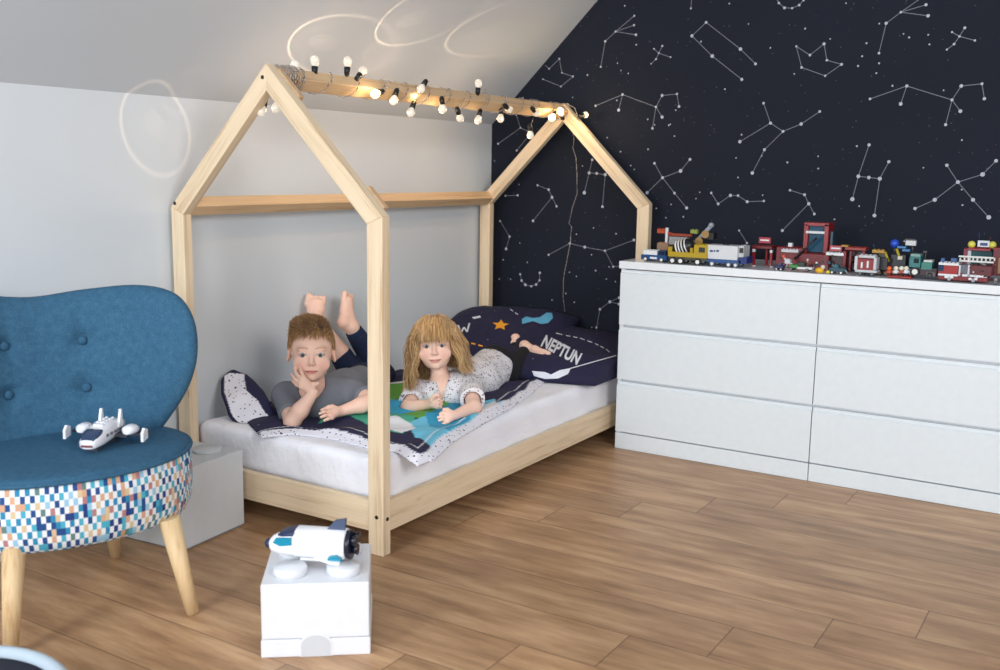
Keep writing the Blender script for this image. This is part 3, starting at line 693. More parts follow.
# bulbs throw soft rings of light on wall and roof slope
def ring_spot(src, u, v, half_deg, power, widths=(.05,), squash=1.0):
    Pn = None
    o_, dr = CO, CF + CR * ((u - 500) / FPX) - CU * ((v - 335) / FPX)
    nn = np.array([-math.sin(SL), 0, math.cos(SL)]); q = np.array([XW, 0, HK]); tt = ((q - o_) @ nn) / (dr @ nn); Pc = o_ + dr * tt
    if Pc[2] < HK: Pc = un(u, v, 'x', XW)
    d = bpy.data.lights.new('bulb_ring', 'SPOT'); d.spot_size = math.radians(min(170, half_deg * 2 + 14)); d.spot_blend = .1
    d.energy = power * 1.7; d.color = (1.0, .68, .42); d.shadow_soft_size = .004; d.use_nodes = True
    nt = d.node_tree; em = nt.nodes['Emission']
    tc = nt.nodes.new('ShaderNodeTexCoord'); sp = nt.nodes.new('ShaderNodeSeparateXYZ'); nt.links.new(tc.outputs['Normal'], sp.inputs[0])
    def mth(op, a, b=0., c=None):
        x = nt.nodes.new('ShaderNodeMath'); x.operation = op
        for i_, w_ in enumerate((a, b, c)):
            if w_ is None: continue
            if hasattr(w_, 'links'): nt.links.new(w_, x.inputs[i_])
            else: x.inputs[i_].default_value = w_
        return x.outputs[0]
    ca_ = mth('ABSOLUTE', sp.outputs[2]); an = mth('ARCCOSINE', ca_)
    az = mth('ARCTAN2', sp.outputs[1], sp.outputs[0])
    wob = mth('MULTIPLY_ADD', mth('SINE', mth('MULTIPLY', az, 2.0)), .06 * math.radians(half_deg), 0.)
    e = mth('ADD', an, wob); tot = None
    for (c_r, w_r, amp) in ((1.0, .040, 1.0), (.55, .30, .10), (.0, .16, .45), (.26, .05, .30)):
        c0 = math.radians(half_deg) * c_r; w0 = math.radians(half_deg) * w_r
        g_ = mth('MULTIPLY', mth('EXPONENT', mth('MULTIPLY', mth('POWER', mth('ABSOLUTE', mth('DIVIDE', mth('SUBTRACT', e, c0), w0)), 2.0), -1.0)), amp)
        tot = g_ if tot is None else mth('ADD', tot, g_)
    nt.links.new(tot, em.inputs['Strength'])
    o = bpy.data.objects.new('bulb_ring', d); C.objects.link(o); o.location = src
    o.rotation_euler = (Vector(Pc) - Vector(src)).to_track_quat('-Z', 'Y').to_euler(); return o
ring_spot((XM - .06, -2.02, 1.42), 155, 124, 17, 1.4)
ring_spot((XM - .07, -1.74, 1.40), 322, 42, 19, 2.9)
ring_spot((XM - .07, -1.52, 1.40), 393, 58, 10, 1.4)
ring_spot((XM - .07, -1.06, 1.40), 490, 31, 15, 3.0)
ring_spot((XM - .07, -1.32, 1.40), 410, 20, 21, 2.0)
ring_spot((XM - .08, -.80, 1.37), 437, 182, 13, 1.0)
ring_spot((XM - .10, -1.80, 1.42), 185, 88, 11, .4)

# ------------------------------------------------------------------ toys on the dresser
TOP = .7805
class Toy:
    def __init__(s, name, label, cat, yf, u0, u1, group=None):
        s.yf = yf; P = un((u0 + u1) / 2, 265, 'y', yf); s.x0 = P[0]
        s.root = empty(name, (P[0], yf, TOP), 0, label, cat, group); s.root['_b'] = 0; del s.root['_b']
        s.first = True
    def q(s, u, v):
        P = un(u, v, 'y', s.yf); return P[0] - s.x0, max(0.0, P[2] - TOP)
    def rect(s, name, rects, col, y0=0.0, dep=.07, rough=.3, studs=False, parent=None, bev=.0012):
        mb = MB(); cols = []
        for (u0, v0, u1, v1) in rects:
            a, z1 = s.q(u0, v0); b, _ = s.q(u1, v0); _, z0 = s.q(u0, v1)
            um = (u0 + u1) / 2; _, z1 = s.q(um, v0); _, z0 = s.q(um, v1)
            if z1 - z0 < .002: z1 = z0 + .003
            mb.box(((a + b) / 2, y0 + dep / 2, (z0 + z1) / 2), (b - a, dep, z1 - z0), bev=min(bev, (z1 - z0) * .3, (b - a) * .3), seg=1)
            if studs:
                n = max(1, int((b - a) / .012))
                for k in range(n):
                    for j in range(max(1, min(3, int(dep / .02)))):
                        xx = a + (k + .5) * (b - a) / n; mb.cyl((xx, y0 + .010 + j * .018, z1), (xx, y0 + .010 + j * .018, z1 + .0025), .0035, seg=8)
        return mb.build(name, plain(*[int(c_ * (.78 if max(col) - min(col) > 40 or max(col) < 150 else .97)) for c_ in col], rough), parent or s.root)
    def wheels(s, cs, r_px, col=(30, 30, 32), hub=(225, 225, 225), y0=-.002, dep=.07, single=False):
        for (u, v) in cs:
            a, z = s.q(u, v); b, _ = s.q(u + r_px, v); r = (b - a) * .9; z = max(z, r)
            for yy in ((y0,) if single else (y0, y0 + dep - .014)):
                mb = MB(); mb.cyl((a, yy, z), (a, yy + .014, z), r, seg=18); w_ = mb.build('wheel', plain(*col, .6), s.root)
                mb = MB(); mb.cyl((a, yy - .002, z), (a, yy + .001, z), r * .62, seg=14); mb.build('hub', plain(*hub, .4), w_)
    def bar(s, name, pts, r, col, y=0.02, seg=8):
        mb = MB(); P = [(s.q(u, v)[0], y, s.q(u, v)[1]) for u, v in pts]
        for a, b in zip(P, P[1:]): mb.cyl(a, b, r, seg=seg)
        return mb.build(name, plain(*[int(c_ * (.78 if max(col) - min(col) > 40 or max(col) < 150 else .97)) for c_ in col], .35), s.root)
    def ball(s, name, u, v, r, col, y=.02, scl=(1, 1, 1)):
        a, z = s.q(u, v); mb = MB(); mb.ball((a, y, max(z, r * scl[2])), r, scl, 14); return mb.build(name, plain(*col, .35), s.root)
YF = -.455
RED = (176, 26, 34); WH = (228, 230, 232); BLU = (30, 92, 160); YEL = (226, 190, 30); BLK = (26, 27, 30); GRY = (140, 145, 150); ORA = (226, 92, 36); TEA = (44, 138, 140)
t = Toy('toy_pickup', 'small blue and white toy pickup at the left end of the dresser top', 'toy car', -.43, 641, 668)
t.rect('body', [(641, 255, 667, 260)], BLU, dep=.055); t.rect('cab', [(657, 251, 665, 256)], (24, 70, 130), .004, .047, studs=True)
t.rect('load_bed', [(643, 250.5, 657, 255.5)], WH, .002, .05, studs=True); t.rect('door_stripe', [(650, 257, 657, 259)], WH, -.001, .002)
t.rect('window', [(659, 252, 664, 254.5)], (40, 50, 60), .002, .004, .15); t.wheels([(645.5, 260), (661.5, 261)], 2.4, dep=.057)
t = Toy('toy_cement_mixer', 'yellow toy cement mixer with black and white striped drum', 'toy truck', -.465, 667, 708)
t.rect('chassis', [(668, 256.5, 707, 260.5)], (90, 92, 70), .006, .06); t.rect('platform', [(668, 252.5, 707, 257.5)], YEL, 0, .07, studs=False)
cab = t.rect('cab', [(694, 245, 707, 254)], YEL, 0, .066, studs=True); t.rect('window', [(699, 247.5, 705, 252.5)], (60, 66, 60), -.002, .004, .15, parent=cab)
t.rect('drum_stand', [(667, 247, 671, 254), (689, 248, 692, 254)], YEL, .01, .05)
a, z = t.q(681, 247.5); mb = MB(); mb.lathe([(.001, -.05), (.014, -.05), (.028, -.02), (.031, .0), (.029, .02), (.02, .04), (.001, .042)], (a, .034, z), Matrix.Rotation(math.radians(72), 3, 'Y'), 20); dm = mb.build('drum', plain(*BLK, .35), t.root)
for k in (-1, 0, 1, 2):
    rr = .0318 - .0008 * abs(k); M_ = Matrix.Rotation(math.radians(72), 3, 'Y'); p0 = M_ @ Vector((0, 0, k * .0125 - .012)) + Vector((a, .034, z))
    mb = MB(); mb.lathe([(rr - .004, -.0026), (rr, -.0024), (rr, .0024), (rr - .004, .0026)], tuple(p0), M_, 20); mb.build('drum_stripe', plain(*WH, .4), dm)
t.wheels([(672.5, 261), (680.5, 261.5), (697.5, 263)], 3.4)
t = Toy('toy_crane', 'orange toy crane with a white mast behind the blue pickup', 'toy crane', -.33, 656, 690)
t.rect('mast', [(663.5, 228, 666, 252)], WH, .02, .012); t.rect('winch', [(656, 229, 663.5, 233.5)], ORA, .012, .03, studs=True)
t.rect('boom', [(669, 234, 690, 236.5), (666, 232.5, 670, 236)], (200, 80, 44), .018, .014); t.rect('base', [(657, 243, 668, 262)], (190, 150, 120), 0, .05, studs=True)
t.rect('counterweight', [(668, 237, 686, 245)], (150, 150, 152), .01, .03)
t = Toy('toy_lift', 'grey toy boom lift raised behind the yellow mixer, with two tan discs', 'toy crane', -.37, 686, 712)
t.bar('arm', [(689, 247), (708.5, 226)], .0085, (150, 158, 170), .03, 10); t.ball('arm_tip', 708.5, 225.5, .011, (150, 155, 165), .03)
for (u, v) in ((697.5, 241.5), (704, 234.5)):
    a, z = t.q(u, v); mb = MB(); mb.cyl((a, .012, z), (a, .020, z), .0155, seg=18); mb.build('disc', plain(160, 124, 70, .4), t.root)
t.rect('control_box', [(688, 230, 695, 234)], (176, 190, 90), .024, .02, studs=True); t.rect('carriage', [(690, 246, 706, 266), (706, 233, 712, 240)], (40, 42, 46), .02, .04)
t = Toy('toy_truck', 'white box truck toy with a blue base beside the yellow mixer', 'toy truck', -.455, 706, 748)
t.rect('cargo_box', [(706.5, 245.5, 738, 259.5)], (214, 218, 222), 0, .075); t.rect('side_print', [(710, 250, 713, 252), (713.8, 250, 715.4, 252), (716.4, 250, 719, 252)], (50, 90, 150), -.0012, .002)
t.rect('roof_light', [(721, 244.5, 726, 246)], (70, 74, 80), .02, .02); t.rect('chassis', [(706, 259.5, 741, 263.5)], (44, 96, 170), 0, .075)
cab = t.rect('cab', [(738.5, 246, 744, 258)], (190, 196, 200), 0, .07, studs=True); t.rect('window', [(739.5, 248, 743.5, 253)], (70, 60, 56), -.002, .004, .15, parent=cab); t.rect('cab_skirt', [(738.5, 257, 747, 264)], (26, 56, 140), 0, .07)
t.wheels([(712, 264), (728.5, 265.5), (735.5, 266)], 2.6, (90, 94, 100), (220, 222, 224), dep=.076)
t = Toy('toy_fire_station', 'red brick-built toy fire station with a tall blue-glazed tower', 'toy building', -.34, 752, 868)
t.rect('post', [(752.5, 248, 755, 270)], RED, .0, .012); t.rect('post', [(761, 248, 763, 268)], RED, .06, .012); t.rect('post', [(770, 250, 772.4, 272)], RED, 0, .012)
t.rect('post_foot', [(752.5, 266, 755, 270), (770, 268.5, 772.4, 272), (752.5, 249, 755, 252), (770, 250, 772.4, 253)], WH, -.002, .016)
t.rect('canopy', [(752, 246, 772, 248.8)], (130, 26, 30), 0, .08, studs=True); sg = t.rect('sign', [(758, 237.5, 770, 243.5)], (206, 60, 76), .01, .008)
t.rect('sign_stripe', [(759.5, 239.6, 768.5, 241.2)], WH, .0085, .003, parent=sg)
t.rect('hall', [(775, 248, 803, 270)], (150, 24, 30), .02, .11, studs=True); t.rect('hall_roof', [(781, 249.5, 798, 252.5)], (200, 202, 206), .004, .05, studs=True); t.rect('roof_unit', [(785, 243.5, 789, 247.5)], WH, .04, .02)
t.rect('tower_frame', [(802, 224.5, 806.5, 254), (822.5, 224.5, 827, 254), (802, 223, 827, 226.5)], RED, .03, .08); t.rect('tower_glass', [(806.5, 226.5, 822.5, 253)], (44, 96, 126), .04, .06, .12)
t.rect('tower_sill', [(804, 231.5, 823, 234)], (212, 216, 218), .024, .02); t.rect('tower_side', [(827, 232, 830, 254)], (40, 74, 90), .05, .05)
t.bar('fire_pole', [(795, 259), (817, 238)], .0045, (22, 24, 34), -.004); t.rect('garage', [(799, 254, 829, 270)], (138, 22, 30), 0, .12, studs=True); t.rect('garage', [(829, 256, 851, 272)], (84, 40, 48), .03, .09)
sg = t.rect('sign', [(829.5, 245.5, 842, 251.5)], (206, 70, 84), .0, .008); t.rect('sign_stripe', [(831, 247.6, 840.5, 249.2)], WH, -.0015, .003, parent=sg); t.rect('ledge', [(826, 252.8, 844, 255.6)], WH, -.004, .04, studs=True)
t.rect('roof_beam', [(845, 247.5, 866, 250.5)], (184, 50, 36), .0, .05, studs=True); t.rect('roof_beam', [(841, 245, 848, 247)], (210, 160, 40), .0, .03)
t.rect('column', [(843, 251, 846.5, 272), (849.5, 251, 852, 272), (862.5, 251, 865.5, 272)], (150, 24, 30), 0, .015); t.rect('back_wall', [(846, 252, 863, 271)], (60, 20, 26), .05, .03)
_r = random.Random(12)
for k in range(26):
    u_ = _r.uniform(774, 864); v_ = _r.uniform(254, 268); c_ = _r.choice([(40, 42, 50), (220, 222, 224), (120, 20, 28), (60, 70, 84), (200, 150, 60), (30, 90, 110)])
    t.rect('wall_brick', [(u_, v_, u_ + _r.uniform(1.6, 4.2), v_ + _r.uniform(1.2, 2.4))], c_, -.006 if u_ > 799 else .013, .012, studs=False)
t = Toy('toy_fire_truck', 'small red toy fire truck with grey grille at the right side of the fire station', 'toy truck', -.45, 855, 877)
t.rect('body', [(856, 259, 876, 271)], (170, 30, 40), 0, .07, studs=True); t.rect('trim', [(855, 270, 877, 272.5), (855, 256, 858, 270), (874, 258, 877, 270)], (196, 200, 206), -.003, .05); t.rect('roof_bar', [(858, 255.5, 875, 258.5)], (196, 196, 200), .01, .04, studs=True)
t.rect('grille', [(861, 262, 863, 268), (867, 261, 869, 268)], WH, -.003, .004); t.wheels([(860, 273.5), (872, 274.5)], 2.8, BLK, (90, 90, 92))
t = Toy('toy_buggy', 'green and white low toy buggy lying in front of the fire station', 'toy car', -.468, 787, 813)
t.rect('body', [(789, 265, 798, 268)], (74, 168, 84), .0, .04, studs=True); t.rect('nose', [(797, 267.3, 812, 269.4)], WH, .0, .03); t.rect('seat', [(797, 262.5, 804, 267)], (30, 60, 50), .01, .03); t.wheels([(791, 269), (807, 270)], 1.8, BLK, (120, 120, 120), dep=.042)
t = Toy('toy_robot', 'tiny white and grey toy robot leaning beside the green buggy', 'toy figure', -.44, 780, 793)
t.bar('arm', [(782, 257.5), (786, 262), (791, 265)], .004, (214, 216, 220)); t.rect('body', [(784, 259.5, 789.5, 264)], (206, 208, 214), .008, .02, studs=True); t.bar('leg', [(786, 264), (784, 268.5)], .003, (170, 172, 178)); t.bar('leg', [(788, 264), (790, 269)], .003, (170, 172, 178)); t.ball('head', 782, 257, .007, (220, 90, 60))
t = Toy('toy_car', 'tiny dark blue toy car in front of the red station hall', 'toy car', -.45, 775, 783)
t.rect('body', [(774.5, 265.5, 783, 268.5)], (50, 52, 110), 0, .03, studs=True); t.rect('cab', [(777, 263.5, 781, 265.5)], (80, 84, 130), .004, .022); t.wheels([(776.5, 269), (781, 269.3)], 1.3, dep=.032)
t = Toy('toy_duck', 'yellow lumpy toy creature at the front edge of the dresser top', 'toy figure', -.478, 815, 829)
t.ball('body', 818.6, 271.3, .013, (224, 176, 30), .012, (1.25, 1, .85)); t.ball('head', 822, 267.3, .008, (214, 206, 196), .012); t.ball('foot', 827.5, 272.8, .007, (214, 196, 40), .006)
t = Toy('toy_scrapyard_truck', 'dark teal little toy vehicle beside the yellow creature', 'toy car', -.455, 827, 847)
t.rect('body', [(829, 268, 844, 272)], (36, 92, 110), 0, .045, studs=True); t.rect('cab', [(832, 265, 838, 268)], (50, 120, 134), .006, .03, studs=True); t.bar('ramp', [(843, 269), (847, 273.5)], .003, (130, 150, 156), .01); t.wheels([(832, 273.3), (841, 274)], 1.9, dep=.046)
t = Toy('toy_digger', 'black toy digger with a yellow boom right of the small fire truck', 'toy digger', -.40, 871, 890)
t.rect('body', [(876, 258, 888, 270)], (34, 34, 40), 0, .06, studs=True); t.rect('boom', [(871.5, 250, 884, 253.5)], (214, 160, 34), .01, .014, studs=True); t.bar('dipper', [(884.5, 252), (888, 262)], .005, (206, 180, 50), .01); t.bar('mast', [(873, 249), (873, 244)], .0025, (40, 60, 90), .014)
t.rect('cab', [(878, 254, 885, 258)], (60, 50, 30), .01, .04); t.wheels([(879, 273), (886, 273.5)], 3.2, BLK, (120, 90, 60))
t = Toy('toy_robot', 'blue, yellow and white toy robot standing behind the small figures', 'toy figure', -.38, 889, 916)
t.ball('head', 893, 244, .016, (34, 76, 190), .03); t.bar('neck', [(893, 247), (893.5, 256)], .006, (60, 64, 76), .03); t.rect('wing', [(896, 246.5, 905, 248.8), (901, 249.5, 909, 252)], (70, 146, 214), .02, .03); t.bar('arm', [(895.5, 249), (899, 259.5)], .005, (214, 196, 60), .018); t.rect('claw', [(897, 256.5, 902, 260)], (220, 214, 190), .01, .02)
t.rect('shield', [(904.5, 240.5, 915, 246)], (206, 208, 210), .02, .02, studs=True); t.rect('shield_rim', [(904, 239, 915, 240.8)], (60, 60, 62), .018, .024); t.bar('support', [(911, 246), (911, 253)], .004, (80, 76, 76), .03); t.rect('body', [(889, 255, 905, 272)], (34, 36, 46), .02, .05, studs=True)
for (u, col, lab) in ((888.8, ORA, 'orange toy figure, first from the left on the red tray'), (895.5, WH, 'white toy figure with black legs beside the orange one'), (901, (206, 80, 40), 'small orange-red toy figure between two white ones'), (905.8, (220, 226, 240), 'pale toy figure at the right end of the red tray')):
    t = Toy('toy_figure', lab, 'toy figure', -.445, u - 3, u + 3, 'toy figures on the red tray'); y = .0
    t.rect('torso', [(u - 2, 270.5, u + 2, 273.6)], col, .004, .012); t.rect('leg', [(u - 2, 273.6, u - .2, 276.5)], BLK, .004, .011); t.rect('leg', [(u + .2, 273.6, u + 2, 276.5)], BLK, .004, .011)
    t.ball('head', u, 268.6, .0085, col if u < 890 else (226, 220, 200), .01); t.bar('arm', [(u - 2.2, 270.8), (u - 3, 273.5)], .0028, col, .01); t.bar('arm', [(u + 2.2, 270.8), (u + 3, 273.5)], .0028, col, .01)
t = Toy('toy_tray', 'flat red toy tray under the row of small figures', 'toy base plate', -.46, 886, 912)
t.rect('plate', [(886.5, 276.2, 911.5, 278)], (190, 40, 30), 0, .07, studs=True)
t = Toy('toy_tractor', 'teal brick-built toy tractor left of the big fire engine', 'toy tractor', -.44, 908, 938)
cab = t.rect('cab', [(909.5, 257, 921, 267.5)], TEA, 0, .06, studs=True); t.rect('window', [(914, 258.5, 919, 263)], (24, 50, 56), -.002, .004, .15, parent=cab); t.rect('roof', [(910.5, 254, 920.5, 257)], (150, 196, 190), .002, .056)
t.rect('hood', [(921, 262.5, 932, 270)], (56, 150, 138), .006, .048, studs=True); t.rect('hood_stripe', [(923, 260.3, 932, 262.6)], (206, 210, 206), .01, .04); t.rect('exhaust', [(922, 251, 926.5, 253.5), (924, 253.5, 925.3, 261)], (60, 56, 54), .02, .01)
t.rect('chassis', [(912, 268, 937, 276)], (60, 26, 34), .008, .045); t.rect('hose_reel', [(926, 272, 936, 276.5)], (110, 100, 104), -.002, .01)
t.wheels([(914.8, 271.8)], 5.2, BLK, (222, 222, 216), dep=.066); t.wheels([(930, 275)], 3.0, BLK, (60, 60, 62), dep=.06)
t = Toy('toy_fire_engine', 'big red toy fire engine with a white ladder near the right edge of the photo', 'toy truck', -.455, 937, 995)
t.rect('chassis', [(938, 276, 988, 281)], (150, 24, 34), .004, .075); t.rect('stripe', [(938, 274, 958, 276), (962, 275, 987, 277.2)], WH, -.001, .08)
cab = t.rect('cab', [(938.5, 265.5, 958.5, 274.2)], (196, 28, 30), 0, .08); t.rect('window', [(938.5, 264.8, 944, 271)], (50, 84, 120), -.002, .01, .12, parent=cab); t.rect('cab_roof', [(938.5, 263, 959, 265.5)], WH, 0, .08, studs=True); t.rect('beacon', [(940, 258.5, 944, 262.5), (950, 258.5, 956, 262)], (60, 110, 180), .02, .02)
t.rect('equipment_bay', [(959, 265, 970, 276)], (120, 126, 140), .004, .07); t.rect('bay_rail', [(959, 265, 961, 276), (968, 265, 970, 276)], (206, 210, 216), 0, .006)
t.rect('rear_body', [(970, 266, 992, 276)], (116, 30, 40), .004, .075, studs=True)
lad = t.rect('ladder', [(958, 256.5, 993.5, 258.3), (958.5, 261.0, 993.5, 262.8)] + [(959 + k * 4.3, 258, 960.6 + k * 4.3, 261.3) for k in range(9)], (222, 224, 222), .01, .008)
t.bar('ladder_strut', [(985, 266), (978, 262)], .004, GRY, .02); t.rect('wheel_arch', [(944.5, 276, 953.5, 278.3), (968.5, 278, 977.5, 280.2)], WH, -.003, .02); t.wheels([(949, 281), (973, 283)], 3.4, BLK, (150, 150, 154), dep=.078)
for k in range(12):
    u_ = _r.uniform(960, 986); v_ = _r.uniform(266, 278); c_ = _r.choice([(40, 42, 50), (220, 222, 224), (180, 40, 44), (150, 154, 160)])
    t.rect('body_brick', [(u_, v_, u_ + _r.uniform(1.4, 3.6), v_ + _r.uniform(1.0, 2.0))], c_, -.003, .01)
t = Toy('toy_helipad', 'toy rescue base with yellow lamps and a white sign standing behind the big fire engine', 'toy building', -.33, 962, 992)
t.rect('wall', [(970, 251, 992, 275)], (40, 104, 112), .02, .06, .2); t.rect('pillar', [(963, 249, 971, 275)], (178, 50, 70), .02, .03, studs=True); t.rect('pillar', [(967.5, 250, 971, 275)], (206, 208, 214), .012, .01)
t.rect('deck', [(967, 248.6, 991, 250.8)], (190, 60, 72), 0, .08, studs=True); t.rect('sign', [(977, 241, 989, 247.5)], (220, 224, 230), .02, .012); t.rect('sign_panel', [(979.5, 243.2, 987, 246)], (60, 80, 150), .018, .003)
t.ball('lamp', 970.5, 245, .013, (220, 214, 90), .03); t.ball('lamp', 991.5, 245.5, .013, (214, 206, 84), .03); t.bar('antenna', [(978, 241), (978, 232)], .0016, (40, 60, 120), .03); t.bar('antenna', [(989, 241), (989.5, 237)], .0016, (90, 50, 60), .03)
t = Toy('toy_tower', 'dark red toy tower cut by the right edge of the photo', 'toy building', -.38, 993, 1012)
t.rect('tower', [(993.5, 250, 1012, 276)], (130, 26, 40), 0, .08, studs=True); t.rect('panel', [(998.5, 258, 1012, 274)], (190, 150, 110), -.003, .01); t.rect('frame', [(993, 248, 1013, 250.5)], (160, 30, 40), -.002, .084)
t = Toy('toy_figure', 'tiny grey toy figure standing by the dark red tower at the right edge', 'toy figure', -.475, 992, 999)
t.rect('torso', [(993.6, 281.5, 997.4, 284.4)], (120, 124, 132), .002, .012); t.rect('leg', [(993.6, 284.4, 995.3, 287)], (70, 74, 84), .002, .011); t.rect('leg', [(995.7, 284.4, 997.4, 287)], (70, 74, 84), .002, .011); t.ball('head', 995.5, 280, .006, (150, 140, 130), .008)

# ------------------------------------------------------------------ children
def skin_mat(name):
    t = NT(name); a = t.n('ShaderNodeAttribute', attribute_name='col'); n = t.noise(t.obj(), 60, 3)
    t.l(t.mix(t.math('MULTIPLY', n, .06), a.outputs['Color'], srgb(190, 120, 100)), t.b.inputs['Base Color'])
    t.b.inputs['Roughness'].default_value = .5; t.b.inputs['Subsurface Weight'].default_value = .12; t.b.inputs['Subsurface Scale'].default_value = .008
    t.b.inputs['Subsurface Radius'].default_value = (1, .4, .25); return t.m
M_skin = skin_mat('child_skin')
def hair_mat(name, c0, c1, c2):
    t = NT(name); a = t.n('ShaderNodeAttribute', attribute_name='col'); s = t.n('ShaderNodeSeparateColor'); t.l(a.outputs['Color'], s.inputs[0])
    t.l(t.ramp(s.outputs[0], [(.0, srgb(*c0)), (.5, srgb(*c1)), (1., srgb(*c2))]), t.b.inputs['Base Color'])
    t.b.inputs['Roughness'].default_value = .42; t.b.inputs['Sheen Weight'].default_value = .15; return t.m
class Head:
    def __init__(s, c, fwd, up, scale):
        f = np.asarray(fwd, float); f /= np.linalg.norm(f); u = np.asarray(up, float); u -= u @ f * f; u /= np.linalg.norm(u)
        x = np.cross(f, u) * -1.0            # local x = the photo's right when the face looks at us
        s.R = np.stack([x, -f, u], 1); s.c = np.asarray(c, float); s.k = scale
    def L(s, P): return (P - s.c) @ s.R / s.k
    def W(s, Q): return s.c + (np.asarray(Q, float) * s.k) @ s.R.T
    def sdf(s, P, smile=.8, mouth_w=.0215):
        s.mw = mouth_w; s.sm = smile
        Q = s.L(P); A = Q.copy(); A[:, 0] = np.abs(A[:, 0])
        d = s_ell(Q, (0, .014, .032), (.074, .087, .074))
        d = smin(d, s_ell(Q, (0, -.020, -.022), (.060, .060, .066)), .03)
        d = smin(d, s_ell(Q, (0, -.030, -.058), (.043, .042, .036)), .025)
        d = smin(d, s_ell(Q, (0, -.061, -.083), (.015, .012, .011)), .016)      # chin
        d = smin(d, s_ell(A, (.038, -.058, -.038), (.024, .019, .022)), .018)    # cheeks
        d = smin(d, s_ell(A, (.030, -.068, .014), (.020, .010, .007)), .012)     # brow
        d = smax(d, -s_ell(A, (.029, -.088, -.006), (.015, .011, .010)), .010)   # eye sockets
        d = smin(d, s_ell(A, (.029, -.0655, -.006), (.0145, .0135, .0125)), .003)  # lids
        d = smax(d, -s_ell(A, (.029, -.083, -.0065), (.0108, .0115, .0036)), .0015)   # lid opening
        d = smin(d, s_cone(Q, (0, -.074, .002), (0, -.090, -.032), .006, .0085), .008)   # nose
        d = smin(d, s_ell(A, (.0085, -.086, -.036), (.0058, .0070, .0052)), .004)
        d = smax(d, -s_ell(A, (.0050, -.092, -.0425), (.0026, .0035, .0022)), .0015)
        zc = -.0625 + smile * .0030 * (A[:, 0] / mouth_w) ** 2
        B = Q.copy(); B[:, 2] = Q[:, 2] - (zc + .0625)
        d = smin(d, s_ell(B, (0, -.074, -.0590), (mouth_w, .0085, .0033)), .003)
        d = smin(d, s_ell(B, (0, -.074, -.0668), (mouth_w * .78, .0085, .0038)), .003)
        d = smax(d, -s_ell(B, (0, -.0845, -.0628), (mouth_w * 1.02, .0042, .0009)), .0012)
        e = s_ell(A, (.0765, .010, -.010), (.0065, .0155, .0245), Euler((.12, -.16, .38)).to_matrix() and np.array(Euler((.12, -.14, .42)).to_matrix()))
        e = smax(e, -s_ell(A, (.0835, .003, -.006), (.0050, .0095, .0150)), .003)
        d = smin(d, e, .006)
        return d * s.k
    def colour(s, P, base, lip=(200, 118, 112), brow=(170, 130, 95), blush=(226, 158, 140)):
        Q = s.L(P); A = np.abs(Q[:, 0]); n = len(P)
        c = np.tile(np.array(srgb(*base)[:3]), (n, 1))
        def mixc(w, k):
            w = np.clip(w, 0, 1)[:, None]; c[:] = c * (1 - w) + np.array(srgb(*k)[:3]) * w
        near = np.linalg.norm(Q - [0, 0, 0], axis=1) < .16; fr = near & (Q[:, 1] < -.035)
        mixc(fr * .55 * np.exp(-(((A - .038) / .018) ** 2 + ((Q[:, 2] + .040) / .016) ** 2)), blush)
        mixc(fr * .30 * np.exp(-((A / .012) ** 2 + ((Q[:, 2] + .034) / .009) ** 2)), blush)
        mixc(near * .15 * (A > .072) * (Q[:, 1] > -.02), blush)
        zz = Q[:, 2] + .0625 - s.sm * .0030 * (A / s.mw) ** 2
        mixc(fr * (Q[:, 1] < -.06) * np.clip((.0060 * (1 - (A / s.mw) ** 3) + .0008 - np.abs(zz + .0006)) / .002, 0, 1) * (A < s.mw) * .75, lip)
        mixc(fr * (A < s.mw * 1.02) * np.clip((.0014 - np.abs(zz + .0004)) / .0008, 0, 1) * .85, (120, 56, 56))
        bz = .0135 + .004 * np.cos((A - .030) / .018 * 1.3)
        mixc(fr * (A > .012) * (A < .047) * np.clip((.0036 - np.abs(Q[:, 2] - bz)) / .002, 0, 1) * .75, brow)
        ez = ((A - .029) / .0135) ** 2; rim = np.sqrt(((A - .029) / .0122) ** 2 + ((Q[:, 2] + .0063) / .0048) ** 2)
        mixc(fr * (Q[:, 2] > -.0078) * np.clip(1 - np.abs(rim - 1.0) / .30, 0, 1) * .85, (66, 42, 34))
        mixc(fr * (Q[:, 2] <= -.0078) * np.clip(1 - np.abs(rim - 1.0) / .18, 0, 1) * .35, (170, 110, 95))
        mixc(fr * np.exp(-(((A - .005) / .0022) ** 2 + ((Q[:, 2] + .0435) / .0018) ** 2)) * .7, (120, 60, 52))
        return c
    def eyes(s, parent, iris=(92, 116, 132), look=(0, 0)):
        for sx in (-1, 1):
            V = []; F = []; colr = []
            c0 = np.array([sx * .029, -.0665, -.0062]); R = .0128
            for i in range(25):
                th = math.pi * i / 24
                for k in range(28):
                    a = 2 * math.pi * k / 28; q = np.array([math.sin(th) * math.cos(a), -math.cos(th), math.sin(th) * math.sin(a)])
                    V.append(s.W(c0 + R * q)); r = R * math.sin(th) if th < math.pi / 2 else 9
                    r = math.hypot(R * q[0] - look[0], R * q[2] - look[1] + .0006) if q[1] < 0 else 9
                    colr.append(srgb(16, 14, 16)[:3] if r < .0024 else (srgb(*iris)[:3] if r < .0056 else (srgb(50, 60, 70)[:3] if r < .0063 else srgb(186, 174, 170)[:3])))
            for i in range(24):
                for k in range(28): F.append((i * 28 + k, i * 28 + (k + 1) % 28, (i + 1) * 28 + (k + 1) % 28, (i + 1) * 28 + k))
            mesh_np('eye', V, F, M_eye, parent, col=colr)
t = NT('eye_surface'); a = t.n('ShaderNodeAttribute', attribute_name='col'); t.l(a.outputs['Color'], t.b.inputs['Base Color']); t.b.inputs['Roughness'].default_value = .12; M_eye = t.m

